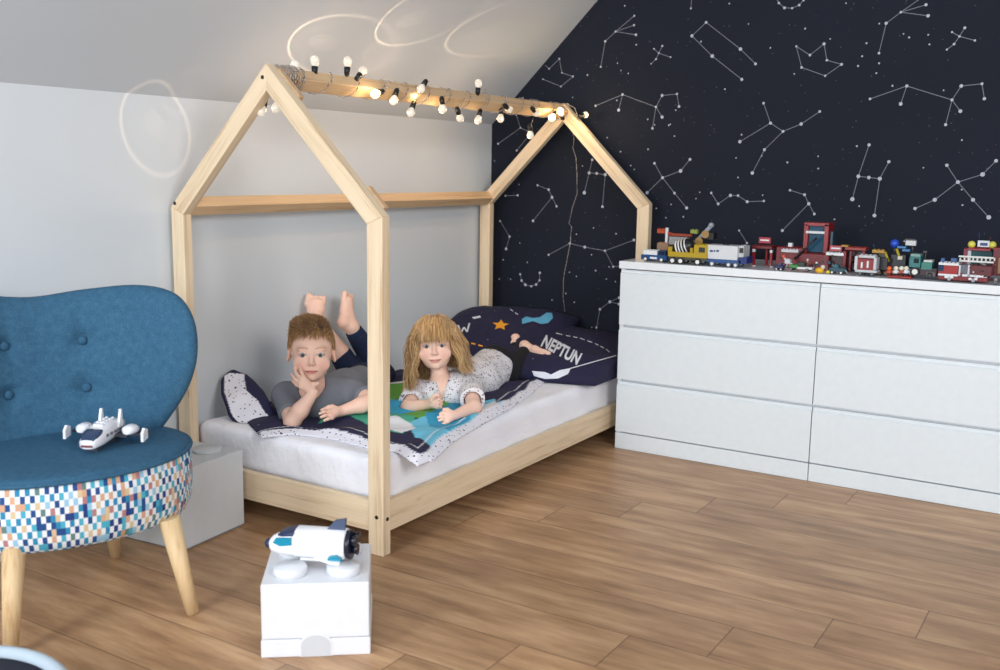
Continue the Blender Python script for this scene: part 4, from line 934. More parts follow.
def hand_sdf(P, wrist, palm, tips, thumb, k=1.0, back=None):
    """wrist/palm points, tips = four fingers as [knuckle, mid, tip] world points, thumb = [root, mid, tip]"""
    d = s_cone(P, wrist, palm, .0165 * k, .019 * k)
    kn = [np.asarray(f[0]) for f in tips]
    for q in kn: d = smin(d, s_cone(P, (np.asarray(wrist) * .5 + np.asarray(palm) * .5), q, .011 * k, .0085 * k), .010)
    for f in tips:
        r = (.0070 * k, .0062 * k, .0052 * k)
        g = s_cone(P, f[0], f[1], r[0], r[1]); g = smin(g, s_cone(P, f[1], f[2], r[1], r[2]), .002); d = smin(d, g, .0022)
    g = smin(s_cone(P, thumb[0], thumb[1], .0105 * k, .0088 * k), s_cone(P, thumb[1], thumb[2], .0088 * k, .0068 * k), .003)
    return smin(d, g, .006)
def foot_sdf(P, ankle, heel, ball, toe_c, toe_side, k=1.0, big=+1):
    ankle, heel, ball, toe_c, toe_side = [np.asarray(q, float) for q in (ankle, heel, ball, toe_c, toe_side)]
    d = s_cone(P, ankle, heel, .024 * k, .021 * k)
    d = smin(d, s_cone(P, heel, ball, .021 * k, .016 * k), .012)
    d = smin(d, s_cone(P, ankle, ball, .022 * k, .014 * k), .018)
    for s in (-1, -.33, .33, 1):
        d = smin(d, s_cone(P, heel * .45 + ball * .55 + toe_side * s * .012 * k, ball + toe_side * s * .016 * k, .015 * k, .0125 * k), .010)
    for i, s in enumerate((-1, -.5, 0, .5, 1)):
        b = ball + toe_side * s * .0225 * k; big_ = (s * big) > .9; ln = (.030 if big_ else .026 - .003 * abs(s * big - .5)) * k
        dirn = (toe_c - ball) / np.linalg.norm(toe_c - ball); tp = b + dirn * ln
        d = smin(d, s_cone(P, b, tp, (.0105 if big_ else .0078) * k, (.0098 if big_ else .0062) * k), .0022)
    return d
def strands(name, mat, parent, roots, norms, path_fn, n_seg, width, seed=0, taper=.75):
    """hair as thin tapered three-sided locks"""
    rng = np.random.RandomState(seed); N = len(roots); pts = [roots.copy()]; p = roots.copy()
    for i in range(n_seg): p = path_fn(p, i, n_seg, roots, norms); pts.append(p.copy())
    pts = np.stack(pts, 1); V = []; F = []; colr = []; tone = rng.rand(N)
    T = np.gradient(pts, axis=1); T /= np.linalg.norm(T, axis=2, keepdims=True) + 1e-9
    ref = np.cross(T, norms[:, None, :]); ref /= np.linalg.norm(ref, axis=2, keepdims=True) + 1e-9; nn = np.cross(ref, T)
    w0 = width * (.7 + .6 * rng.rand(N))
    S = n_seg + 1; ang = [0, 2.094, 4.189]; allv = np.zeros((N, S, 3, 3)); c = np.zeros((N, S, 3, 3))
    for j in range(S):
        w = w0 * (1 - taper * (j / n_seg) ** 2)
        for k, a in enumerate(ang):
            allv[:, j, k] = pts[:, j] + ref[:, j] * (math.cos(a) * w * 1.5)[:, None] + nn[:, j] * (math.sin(a) * w * .7)[:, None]
            c[:, j, k, :] = (np.clip(tone * .85 + .05 + .25 * j / n_seg * (rng.rand(N) - .2), 0, 1))[:, None]
    idx = np.arange(N * S * 3).reshape(N, S, 3); Q = []
    for k in range(3):
        a0 = idx[:, :-1, k]; a1 = idx[:, :-1, (k + 1) % 3]; b1 = idx[:, 1:, (k + 1) % 3]; b0 = idx[:, 1:, k]
        Q.append(np.stack([a0, a1, b1, b0], -1).reshape(-1, 4))
    return mesh_np(name, allv.reshape(-1, 3), np.concatenate(Q), mat, parent, col=c.reshape(-1, 3))

# ================= the boy
UPV = np.array([0, 0, 1.0])
bh_c = at(311.5, 352.5, 3.40)
HB = Head(bh_c, CO + np.array([0, 0, -.10]) - bh_c, UPV + .02 * CR, .985)
def J(u, v, d): return at(u, v, d)
B = dict(chest=J(322, 401, 3.50), neck=J(313, 384, 3.47), shR=J(286, 396, 3.47), shL=J(352, 393, 3.52), belly=J(345, 393, 3.68), hips=J(366, 385, 3.86),
         elR=J(292, 422, 3.33), wrR=J(313, 393, 3.315), elL=J(374, 401, 3.42), wrL=J(341, 411, 3.36),
         knL=J(382, 376, 4.06), anL=J(352, 328, 3.92), knR=J(356, 377, 3.98), anR=J(318, 322, 3.86))
def ofs(P, r=0, u=0, f=0): return P + CR * r + CU * u + CF * f
def boy_hands(P):
    w = B['wrR']; palm = J(306, 384.5, 3.31)
    tips = [[J(304.5, 378.5, 3.298), J(301.6, 372.5, 3.306), J(299.6, 366.5, 3.318)],
            [J(301.8, 380.5, 3.293), J(297.4, 375.0, 3.304), J(294.6, 369.0, 3.322)],
            [J(300.8, 383.5, 3.290), J(295.4, 379.8, 3.302), J(291.4, 374.4, 3.325)],
            [J(301.0, 387.0, 3.292), J(296.2, 384.6, 3.300), J(292.4, 380.6, 3.318)]]
    th = [J(309, 387, 3.31), J(313.5, 384.5, 3.312), J(318.0, 383.5, 3.318)]
    d = hand_sdf(P, w, palm, tips, th, .93)
    w = B['wrL']; palm = J(334.5, 412.5, 3.34)
    tips = [[J(330, 409.0, 3.345), J(325.6, 408.4, 3.335), J(321.6, 410.0, 3.33)], [J(329.5, 411.8, 3.327), J(324.4, 411.8, 3.312), J(319.8, 413.6, 3.305)],
            [J(330, 415, 3.312), J(325.2, 415.6, 3.297), J(321, 417.2, 3.29)], [J(332, 417.8, 3.300), J(328.0, 419.0, 3.288), J(324.6, 420.4, 3.284)]]
    th = [J(336.5, 409.5, 3.345), J(332.5, 406.8, 3.345), J(328.5, 406.6, 3.34)]
    return np.minimum(d, hand_sdf(P, w, palm, tips, th, .93))
def boy_torso(P, g=0.0):
    d = s_cone(P, B['chest'], B['belly'], .082, .078); d = smin(d, s_cone(P, B['belly'], B['hips'], .076, .076), .03)
    d = smin(d, s_cone(P, B['shR'], B['shL'], .040, .040), .045)
    return d - g
def boy_arms(P, g=0.0):
    d = s_cone(P, B['shR'], B['elR'], .034, .027); d = np.minimum(d, s_cone(P, B['shL'], B['elL'], .034, .027)); return d - g
def boy_body(P):
    d = boy_torso(P, -.008)
    d = smin(d, boy_arms(P), .02)
    fa = smin(s_cone(P, B['elR'], B['elR'] * .6 + B['wrR'] * .4, .0265, .0275), s_cone(P, B['elR'] * .6 + B['wrR'] * .4, B['wrR'], .0275, .0175), .01)
    fb = smin(s_cone(P, B['elL'], B['elL'] * .6 + B['wrL'] * .4, .0265, .0265), s_cone(P, B['elL'] * .6 + B['wrL'] * .4, B['wrL'], .0265, .0170), .01)
    d = smin(d, fa, .012); d = smin(d, fb, .012)
    d = smin(d, boy_hands(P), .006)
    d = smin(d, s_cone(P, ofs(B['neck'], 0, -.01, .01), ofs(bh_c, 0, -.03, .035), .037, .036), .02)
    d = smin(d, HB.sdf(P), .008)
    for kn, an in (('knL', 'anL'), ('knR', 'anR')):
        d = smin(d, s_cone(P, B['hips'], B[kn], .060, .040), .03)
        d = smin(d, smin(s_cone(P, B[kn], B[kn] * .55 + B[an] * .45, .038, .038), s_cone(P, B[kn] * .55 + B[an] * .45, B[an], .038, .0245), .01), .015)
    # right foot: sole towards us, toes up; left foot seen from its side
    tr = (CR * 1.0 + CU * .05); d = smin(d, foot_sdf(P, B['anR'], J(316, 318, 3.80), J(315.5, 304, 3.83), J(316.5, 297, 3.85), tr, 1.30, -1), .012)
    d = smin(d, foot_sdf(P, B['anL'], J(343.5, 322.5, 3.90), J(347.5, 301, 3.93), J(348.5, 292, 3.94), CF * .85 + CR * .45, 1.05, -1), .012)
    return d
lo = np.min([b for b in B.values()], 0) - .12; hi = np.max([b for b in B.values()], 0) + .12; hi[2] = .80; lo[2] = .26
Vv, Q = sdf_mesh(boy_body, lo, hi, .0027)
boy = mesh_np('person', Vv, Q, M_skin, None, col=HB.colour(Vv, (245, 203, 182), lip=(206, 116, 112), brow=(176, 132, 96)))
tag(boy, 'boy in a grey T-shirt lying with chin on hand and bare feet raised', 'person')
HB.eyes(boy, (62, 72, 80))
def fabric(name, c, rough=.9, sc_=500):
    t = NT(name); n = t.noise(t.obj(), sc_, 2); t.l(t.mix(n, srgb(*[x * .86 for x in c]), srgb(*[min(255, x * 1.1) for x in c])), t.b.inputs['Base Color'])
    t.b.inputs['Roughness'].default_value = rough; t.bump(n, .3, .001); return t.m
def unit(v): v = np.asarray(v, float); return v / np.linalg.norm(v)
def boy_shirt(P):
    d = smin(boy_torso(P, .006), boy_arms(P, .0095), .025) + .0020 * vnoise(P, 55, 2)
    dr, dl = unit(B['elR'] - B['shR']), unit(B['elL'] - B['shL'])
    cutR = (P - (B['shR'] * .30 + B['elR'] * .70)) @ dr; cutL = (P - (B['shL'] * .40 + B['elL'] * .60)) @ dl
    nearR = s_cone(P, B['shR'], B['elR'] + dr * .1, .055, .055); nearL = s_cone(P, B['shL'], B['elL'] + dl * .1, .055, .055)
    d = np.where(nearR < .0, np.maximum(d, cutR), d); d = np.where(nearL < .0, np.maximum(d, cutL), d)
    ax = unit(B['hips'] - B['chest']); d = np.maximum(d, (P - B['hips']) @ ax + .015)
    d = smax(d, -s_cone(P, ofs(B['neck'], 0, -.012, -.03), ofs(bh_c, 0, -.04, .02), .046, .055), .006)
    return d
Vv, Q = sdf_mesh(boy_shirt, lo, hi, .0034); mesh_np('t_shirt', Vv, Q, fabric('grey_jersey', (120, 124, 134)), boy)
def boy_pants(P):
    d = smin(s_cone(P, B['belly'] * .3 + B['hips'] * .7, B['hips'], .080, .081), s_cone(P, B['hips'], B['knL'], .068, .050), .03)
    d = smin(d, s_cone(P, B['hips'], B['knR'], .074, .050), .03)
    e = B['knL'] * .14 + B['anL'] * .86; d = smin(d, s_cone(P, B['knL'], e, .052, .037), .015)
    e2 = B['knR'] * .62 + B['anR'] * .38; d = smin(d, s_cone(P, B['knR'], e2, .050, .044), .015)
    cu = unit(B['anL'] - B['knL']); d = np.maximum(d, np.where(s_cone(P, B['knL'], B['anL'] + cu * .1, .07, .07) < 0, (P - e) @ cu - .004, -1))
    return d + .0030 * vnoise(P, 38, 5)
Vv, Q = sdf_mesh(boy_pants, lo, hi, .004); mesh_np('trousers', Vv, Q, fabric('navy_sweatpants', (24, 36, 66)), boy)
e = B['knL'] * .14 + B['anL'] * .86; cu = unit(B['anL'] - B['knL'])
mb = MB(); mb.cyl(e - cu * .006, e + cu * .028, .037, .033, 28); o = bevelled(mb.build('cuff', fabric('navy_rib', (22, 40, 72)), boy), .006)
# hair
def scalp_samples(H, N, region, seed, grow=.003):
    rng = np.random.RandomState(seed); q = rng.normal(size=(N * 4, 3)); q /= np.linalg.norm(q, axis=1, keepdims=True)
    r = np.array([.074, .087, .074]) + grow; L = q * r + [0, .014, .032]; nrm = q / r; nrm /= np.linalg.norm(nrm, axis=1, keepdims=True)
    k = region(L); L = L[k][:N]; nrm = nrm[k][:N]; return L, nrm
def head_push(L, pad):
    r = np.array([.074, .087, .074]) + pad; q = (L - [0, .014, .032]) / r; m = np.linalg.norm(q, axis=1)
    s = np.where(m < 1, 1 / np.maximum(m, 1e-6), 1)[:, None]; return (q * s) * r + [0, .014, .032]
M_hb = hair_mat('boy_hair', (124, 88, 50), (190, 144, 90), (222, 184, 128))
def boy_line(L):
    a = np.arctan2(np.abs(L[:, 0]), -(L[:, 1] - .014)); return np.interp(a, [0, .5, .8, 1.0, 1.25, 1.65, 1.9, 2.3, 3.14], [.060, .062, .054, .034, .018, .016, -.005, -.03, -.045])
def boy_region(L):
    return L[:, 2] > boy_line(L) + .002
def cap_sdf(H, region_z, pad):
    def f(P):
        L = H.L(P); d = s_ell(L, (0, .014, .032), (.074 + pad, .087 + pad, .074 + pad)); return np.maximum(d, region_z(L)) * H.k
    return f
def boy_cut(L):
    return (boy_line(L) - L[:, 2]) * .7
hlo = bh_c - .13; hhi = bh_c + .15
Vv, Q = sdf_mesh(cap_sdf(HB, boy_cut, .0050), hlo, hhi, .003)
hc = .22 + .12 * vnoise(Vv, 150, 4)
boyhair = mesh_np('hair', Vv, Q, M_hb, boy, col=np.stack([hc] * 3, 1))
Ls, Ns = scalp_samples(HB, 4200, boy_region, 11, .002)
_tuft = np.random.RandomState(8).rand(len(Ls)) ** 1.5
def boy_path(p, i, n, roots, norms):      # combed forward and to the photo's left, lifted on top
    L = HB.L(p); NL = norms @ HB.R; RL = HB.L(roots)
    top = np.clip((RL[:, 2] - .055) / .04, 0, 1)[:, None]; rng = np.random.RandomState(i + 5); rnd = rng.normal(size=L.shape) * .18
    comb = np.array([-.28, -.72, -.02]) * top + np.stack([np.zeros(len(L)), -.35 * np.ones(len(L)), -.9 * np.ones(len(L))], 1) * (1 - top)
    fr_ = np.clip((-RL[:, 1] - .02) / .04, 0, 1)[:, None] * _tuft[:, None]
    lift = NL * (.72 - .55 * i / n) * (.45 + .75 * top); dv = comb + lift + rnd
    dv /= np.linalg.norm(dv, axis=1, keepdims=True); st = (.0026 + .0050 * top) * (1 + .9 * fr_); L2 = head_push(L + dv * st, .0045)
    return HB.W(L2)
strands('hair_locks', M_hb, boyhair, HB.W(Ls), Ns @ HB.R.T, boy_path, 6, .00105, 3)

# ================= the girl
gh_c = at(435.5, 344.0, 3.66)
HG = Head(gh_c, CO + np.array([0, 0, -.05]) + CR * -.25 - gh_c, UPV - .075 * CR, .94)
G = dict(chest=J(450, 394, 3.72), neck=J(440, 374, 3.72), shR=J(417, 393, 3.70), shL=J(470, 388, 3.70), belly=J(477, 380, 3.90), hips=J(494, 367, 4.08),
         elR=J(408, 407, 3.58), wrR=J(428, 404.5, 3.52), elL=J(474, 407, 3.50), wrL=J(455.5, 415, 3.42),
         knL=J(522, 369, 4.20), anL=J(514, 346, 4.36), knR=J(508, 372, 4.10), anR=J(527, 350, 4.26))
def girl_hands(P):
    w = G['wrR']; palm = J(433.5, 402.5, 3.495)
    tips = [[J(437.2, 399.5, 3.485), J(440.3, 397.6, 3.475), J(438.2, 395.2, 3.462)], [J(438.2, 402.0, 3.478), J(441.5, 400.8, 3.466), J(438.6, 399.0, 3.452)],
            [J(438.4, 404.5, 3.474), J(441.5, 404.0, 3.462), J(438.4, 402.6, 3.448)], [J(437.8, 407.0, 3.474), J(440.6, 407.2, 3.464), J(437.8, 406.2, 3.45)]]
    th = [J(431.5, 400, 3.48), J(434.0, 396.4, 3.47), J(436.6, 394.6, 3.462)]
    d = hand_sdf(P, w, palm, tips, th, .88)
    w = G['wrL']; palm = J(450.5, 416.5, 3.405)
    tips = [[J(447.0, 413.2, 3.400), J(443.0, 412.4, 3.392), J(440.0, 413.8, 3.388)], [J(446.4, 416.0, 3.394), J(441.8, 416.0, 3.384), J(438.0, 417.4, 3.380)],
            [J(446.6, 418.8, 3.388), J(442.2, 419.6, 3.378), J(439.0, 420.6, 3.376)], [J(448.4, 421.4, 3.384), J(445.0, 423.0, 3.376), J(442.4, 424.0, 3.374)]]
    th = [J(451, 412.5, 3.41), J(447.4, 409.8, 3.408), J(443.8, 409.6, 3.402)]
    return np.minimum(d, hand_sdf(P, w, palm, tips, th, .88))
def girl_torso(P, g=0.0):
    d = s_cone(P, G['chest'], G['belly'], .070, .072); d = smin(d, s_cone(P, G['belly'], G['hips'], .072, .078), .03)
    return smin(d, s_cone(P, G['shR'], G['shL'], .034, .034), .04) - g
def girl_arms(P, g=0.0, gl=0.0):
    d = s_cone(P, G['shR'], G['elR'], .030 + g, .024 + gl); return np.minimum(d, s_cone(P, G['shL'], G['elL'], .030 + g, .024 + gl))
def girl_body(P):
    d = smin(girl_torso(P, -.010), girl_arms(P), .02)
    for e_, w_ in (('elR', 'wrR'), ('elL', 'wrL')): d = smin(d, s_cone(P, G[e_], G[w_], .0245, .0165), .012)
    d = smin(d, girl_hands(P), .006)
    d = smin(d, s_cone(P, G['neck'], ofs(gh_c, 0, -.03, .03), .032, .032), .02)
    d = smin(d, s_ell(P, ofs(G['neck'], .004, -.045, -.012), (.045, .045, .05)), .03)
    d = smin(d, HG.sdf(P, 1.5, .0235), .008)
    for kn, an in (('knL', 'anL'), ('knR', 'anR')):
        d = smin(d, s_cone(P, G['hips'], G[kn], .055, .036), .03); d = smin(d, s_cone(P, G[kn], G[an], .034, .0225), .012)
    d = smin(d, foot_sdf(P, G['anR'], J(524.5, 345.5, 4.25), J(543, 355.5, 4.20), J(551, 358.8, 4.18), unit(CU * .8 + CF * -.5), .95, 1), .012)
    d = smin(d, foot_sdf(P, G['anL'], J(515.5, 338.5, 4.38), J(524, 343, 4.48), J(530, 346, 4.52), unit(CU * .6 - CF * .3), .9, 1), .012)
    return d
lo = np.min([b for b in G.values()], 0) - .13; hi = np.max([b for b in G.values()], 0) + .13; hi[2] = .72; lo[2] = .26
Vv, Q = sdf_mesh(girl_body, lo, hi, .0027)
girl = mesh_np('person', Vv, Q, M_skin, None, col=HG.colour(Vv, (246, 206, 186), lip=(208, 120, 116), brow=(186, 146, 106)))
tag(girl, 'smiling girl with long blond hair in a white speckled blouse lying on her elbows', 'person')
HG.eyes(girl, (60, 70, 76))
t = NT('speckled_blouse'); v = t.obj(); base = srgb(226, 224, 228); c = base
lay = t.n('ShaderNodeRGB'); lay.outputs[0].default_value = base; cc_ = lay.outputs[0]
for sc_, th_, col, off in ((58, .22, (48, 42, 60), 0), (70, .20, (130, 106, 140), 3), (64, .20, (160, 120, 94), 7), (90, .18, (70, 66, 80), 11)):
    vo = t.n('ShaderNodeTexVoronoi'); vo.inputs['Scale'].default_value = sc_; t.l(t.mapping(v, loc=(off, off * .7, 0), sc_=(1, 1, 1.3)), vo.inputs[0])
    nz = t.noise(v, 30 + off, 2); msk = t.math('MULTIPLY', t.math('LESS_THAN', vo.outputs['Distance'], th_), t.math('GREATER_THAN', nz, .44))
    cc_ = t.mix(msk, cc_, srgb(*col))
t.l(cc_, t.b.inputs['Base Color']); t.b.inputs['Roughness'].default_value = .85
M_blouse = t.m
def girl_blouse(P):
    d = smin(girl_torso(P, .008), girl_arms(P, .016, .022), .025) + .0035 * vnoise(P, 42, 9)
    # wide sleeves ending above the elbow
    for s_, e_, fr in (('shR', 'elR', .66), ('shL', 'elL', .66)):
        dr = unit(G[e_] - G[s_]); cut = (P - (G[s_] * (1 - fr) + G[e_] * fr)) @ dr; near = s_cone(P, G[s_], G[e_] + dr * .1, .068, .068)
        d = np.where(near < 0, np.maximum(d, cut), d)
    ax = unit(G['hips'] - G['chest']); d = np.maximum(d, (P - G['hips']) @ ax - .01)
    # V neck: a wedge open to the front
    D = P - J(441, 402, 3.60); r = D @ CR; u_ = D @ CU; f = D @ CF
    wedge = np.maximum(np.abs(r - .0) - .30 * np.maximum(u_, -.01) * 1.0, np.maximum(-u_, f - .085)) * .9
    wedge = np.minimum(wedge, s_cone(P, ofs(G['neck'], 0, -.005, -.02), ofs(gh_c, 0, -.04, .02), .040, .055))
    d = smax(d, -wedge, .005)
    for s_, e_ in (('shR', 'elR'), ('shL', 'elL')):      # hollow sleeve openings
        m_ = G[s_] * .55 + G[e_] * .45; o_ = G[e_] + unit(G[e_] - G[s_]) * .03; d = smax(d, -s_cone(P, m_, o_, .026, .042), .002)
    return d
Vv, Q = sdf_mesh(girl_blouse, lo, hi, .0030); mesh_np('blouse', Vv, Q, M_blouse, girl)
def girl_leggings(P):
    d = s_cone(P, G['belly'] * .25 + G['hips'] * .75, G['hips'], .076, .086)
    for kn, an, fr in (('knL', 'anL', .85), ('knR', 'anR', .82)):
        d = smin(d, s_cone(P, G['hips'], G[kn], .074, .046), .03); e = G[kn] * (1 - fr) + G[an] * fr; d = smin(d, s_cone(P, G[kn], e, .046, .032), .012)
    return d + .0025 * vnoise(P, 40, 12)
Vv, Q = sdf_mesh(girl_leggings, lo, hi, .004); mesh_np('leggings', Vv, Q, fabric('black_jersey', (20, 20, 26)), girl)
M_hg = hair_mat('girl_hair', (138, 94, 52), (198, 152, 96), (234, 204, 152))
def g_front(L): return (L[:, 1] < -.028) & (np.abs(L[:, 0]) < .062)
def girl_cut(L):
    a = np.arctan2(np.abs(L[:, 0]), -(L[:, 1] - .014)); return (np.interp(a, [0, .5, .75, .95, 1.3, 3.14], [.045, .045, .03, -.02, -.05, -.06]) - L[:, 2]) * .7
hlo = gh_c - .13; hhi = gh_c + .14
Vv, Q = sdf_mesh(cap_sdf(HG, girl_cut, .0075), hlo, hhi, .003)
hc = .35 + .15 * vnoise(Vv, 120, 6); girlhair = mesh_np('hair', Vv, Q, M_hg, girl, col=np.stack([hc] * 3, 1))
# fringe
Lf, Nf = scalp_samples(HG, 900, lambda L: (L[:, 2] > .062) & (L[:, 1] < .0) & (np.abs(L[:, 0]) < .056) , 21, .008)
_fr = np.random.RandomState(5).rand(len(Lf))
def fringe(p, i, n, roots, norms):
    L = HG.L(p); RL = HG.L(roots); rng = np.random.RandomState(i + 50)
    dv = np.stack([RL[:, 0] * 2.0 - (L[:, 0]) * .6, np.full(len(L), -.75), np.full(len(L), -.85 - .8 * i / n)], 1) + rng.normal(size=L.shape) * .05
    dv /= np.linalg.norm(dv, axis=1, keepdims=True); tgt = (RL[:, 2] - .021) / n * 1.35; low = L[:, 2] < .009 + .020 * _fr ** 1.5 + .05 * np.abs(RL[:, 0]) * 0 + .003 * np.sin(RL[:, 0] * 260)
    low = L[:, 2] < .006 + .026 * _fr ** 1.6 + .004 * np.sin(RL[:, 0] * 150 + 1); st = np.where(low, .0003, .0088); return HG.W(head_push(L + dv * st[:, None], .010))
strands('fringe', M_hg, girlhair, HG.W(Lf), Nf @ HG.R.T, fringe, 12, .0012, 8, .85)
Ll, Nl = scalp_samples(HG, 2300, lambda L: (L[:, 2] > .0) & ~((L[:, 1] < -.02) & (np.abs(L[:, 0]) < .054)), 33, .007)
_az = np.arctan2(Ll[:, 0], Ll[:, 1] - .014); _cl = np.floor((_az + 3.2) * 7 + 40 * (Ll[:, 2] > .06)).astype(int)
_rc = np.random.RandomState(9).rand(400, 4)[_cl % 400]; _len = np.random.RandomState(77).uniform(.8, 1.1, len(Ll)) * (.85 + .3 * _rc[:, 0])
_len *= np.where(Ll[:, 0] > 0, .80, 1.0)
def longhair(p, i, n, roots, norms):
    L = HG.L(p); RL = HG.L(roots); sx = np.sign(RL[:, 0] + 1e-4); rng = np.random.RandomState(i + 90)
    on = (np.linalg.norm((L - [0, .014, .032]) / np.array([.085, .098, .085]), axis=1) < 1.03) & (L[:, 2] > .01)
    out = np.where(on, sx * np.clip(.10 - np.abs(RL[:, 0]), 0, 1) * 9, sx * np.where(sx > 0, .34, .16) + .42 * np.sin(i * (.62 + .25 * _rc[:, 1]) + _rc[:, 2] * 6.28) * (.4 + .06 * i))
    back = np.where(on, .10, .32 * np.sin(i * .6 + _rc[:, 3] * 6.28) * .6 - .05)
    dv = np.stack([out, back, np.where(on, -.75, -1.0)], 1) + rng.normal(size=L.shape) * .13
    dv /= np.linalg.norm(dv, axis=1, keepdims=True); st = .0165 * _len * np.clip((RL[:, 2] + .16) / .22, .6, 1.1)
    L2 = head_push(L + dv * st[:, None], .009 + .006 * _rc[:, 0:1])
    m = (np.abs(L2[:, 0]) < .058) & (L2[:, 1] < -.01) & (L2[:, 2] < .03); L2[m, 0] = np.sign(L2[m, 0]) * .058 + (L2[m, 0] - np.sign(L2[m, 0]) * .058) * .1
    W_ = HG.W(L2); dd = np.minimum(girl_torso(W_, .012), girl_arms(W_, .02, .026)); W_ = W_ + (-CF * .9 + CU * .3)[None] * np.clip(.004 - dd, 0, .02)[:, None]
    return W_
strands('long_locks', M_hg, girlhair, HG.W(Ll), Nl @ HG.R.T, longhair, 13, .0015, 17, .6)

# ------------------------------------------------------------------ duvet and pillows
def inpoly(P, poly):
    x, y = P[:, 0], P[:, 1]; ins = np.zeros(len(P), bool); n = len(poly)
    for i in range(n):
        x0, y0 = poly[i][:2]; x1, y1 = poly[(i + 1) % n][:2]
        c = ((y0 > y) != (y1 > y)) & (x < (x1 - x0) * (y - y0) / (y1 - y0 + 1e-12) + x0); ins ^= c
    return ins
def pdist(P, poly):
    d = np.full(len(P), 9.0); n = len(poly)
    for i in range(n):
        a = np.array(poly[i][:2]); b = np.array(poly[(i + 1) % n][:2]); ba = b - a; h = np.clip(((P - a) @ ba) / (ba @ ba + 1e-12), 0, 1)
        d = np.minimum(d, np.linalg.norm(P - a - h[:, None] * ba, axis=1))
    return d
ZD = .312
def wp(pts, z=ZD): return [tuple(un(u, v, 'z', z)[:2]) for u, v in pts]
t = NT('printed_duvet_cotton'); a = t.n('ShaderNodeAttribute', attribute_name='col'); v = t.obj()
vo = t.n('ShaderNodeTexVoronoi'); vo.inputs['Scale'].default_value = 70; t.l(v, vo.inputs[0])
vo2 = t.n('ShaderNodeTexVoronoi'); vo2.inputs['Scale'].default_value = 26; t.l(t.mapping(v, loc=(3, 1, 2)), vo2.inputs[0])
m_ = t.math('MAXIMUM', t.math('LESS_THAN', vo.outputs['Distance'], .19), t.math('LESS_THAN', vo2.outputs['Distance'], .11))
m_ = t.math('MULTIPLY', m_, t.math('GREATER_THAN', a.outputs['Alpha'], .75)); 
m2 = t.math('MULTIPLY', t.math('LESS_THAN', vo2.outputs['Distance'], .05), t.math('LESS_THAN', a.outputs['Alpha'], .3))
c1 = t.mix(m_, a.outputs['Color'], srgb(30, 30, 50)); t.l(t.mix(m2, c1, srgb(206, 210, 226)), t.b.inputs['Base Color'])
t.b.inputs['Roughness'].default_value = .85; t.bump(t.noise(v, 300, 2), .15, .001); M_duv = t.m
NAVY, SPK, GRN, TUR, SKY, WHT, ORG, PTEAL = (30, 30, 66), (230, 230, 240), (96, 166, 66), (46, 158, 200), (110, 196, 226), (232, 234, 240), (232, 110, 50), (70, 170, 140)
# outline of the spread duvet on the mattress
OUTL = wp([(262, 436), (292, 433), (330, 437), (366, 446), (396, 450), (418, 458), (434, 452), (452, 438), (478, 424), (506, 410), (532, 392), (547, 378)], .290) + [(.60, -.72), (.30, -.70), (.06, -.85), (.03, -1.3), (.06, -1.75), (.22, -1.86)]
HEM = wp([(262, 436), (292, 433), (330, 437), (366, 446), (396, 450), (418, 458), (434, 452), (452, 438), (478, 424), (506, 410), (532, 392), (547, 378)], .290)
REG = [(wp([(250, 432), (300, 424), (340, 422), (390, 428), (425, 446), (404, 452), (388, 446), (365, 438), (330, 431)]), NAVY, 0),
       (wp([(318, 420), (340, 400), (380, 396), (420, 410), (402, 432), (380, 426), (350, 416)]), PTEAL, .5),
       (wp([(336, 408), (372, 376), (430, 366), (470, 392), (470, 414), (430, 420), (396, 410), (360, 402)]), GRN, .5),
       (wp([(384, 398), (414, 398), (418, 406), (402, 411), (385, 408)]), TUR, .5),
       (wp([(404, 420), (440, 411), (470, 400), (500, 396), (505, 408), (480, 420), (452, 434), (438, 446), (418, 436)]), SKY, .5),
       (wp([(425, 412), (455, 398), (478, 402), (470, 416), (448, 428), (430, 424)]), TUR, .5),
       (wp([(482, 402), (500, 396), (496, 412), (476, 418)]), WHT, .5),
       (wp([(384, 416), (396, 414), (412, 420), (416, 426), (402, 430), (386, 426)]), WHT, .5),
       (wp([(384, 427), (400, 430), (420, 434), (440, 446), (422, 456), (404, 450), (384, 442)]), NAVY, 0),
       (wp([(494, 384), (512, 372), (520, 378), (506, 398), (496, 402)]), NAVY, 0),
       (wp([(380, 350), (412, 350), (412, 359), (380, 360)]), ORG, .5),
       (wp([(380, 360), (420, 358), (420, 378), (380, 380)]), NAVY, 0),
       (wp([(384, 379), (420, 377), (420, 381), (384, 382)]), WHT, .5)]
gx = np.arange(-.0, .96, .0045); gy = np.arange(-1.96, -.68, .0045)
XX, YY = np.meshgrid(gx, gy, indexing='ij'); PP = np.stack([XX.ravel(), YY.ravel()], 1); ins = inpoly(PP, OUTL); ds = pdist(PP, OUTL); dh = pdist(PP, HEM + HEM[-2::-1])
sd_ = np.where(ins, ds, -ds)
P3 = np.stack([PP[:, 0], PP[:, 1], np.zeros(len(PP))], 1)
Z = .2845 + .018 * np.clip(sd_ / .05, 0, 1) ** .5 + .011 * vnoise(P3 * [1, 1.0, 0], 14, 3) * np.clip(sd_ / .05, 0, 1) + .004 * vnoise(P3, 34, 8) * np.clip(sd_ / .03, 0, 1)
Z += .006 * np.exp(-((dh - .035) / .012) ** 2)
for bf in (boy_body, girl_body):            # the cloth gives way under the bodies
    near = bf(np.stack([PP[:, 0], PP[:, 1], Z], 1)); Z -= np.clip(.004 - near, 0, .05)
Z = np.maximum(Z, .2870) - np.clip(PP[:, 0] - .828, 0, 1) * .2
col = np.tile(np.array(srgb(*NAVY)), (len(PP), 1)); col[:, 3] = 0.0
for poly, c_, al in REG:
    k = inpoly(PP, poly); col[k, :3] = srgb(*c_)[:3]; col[k, 3] = al
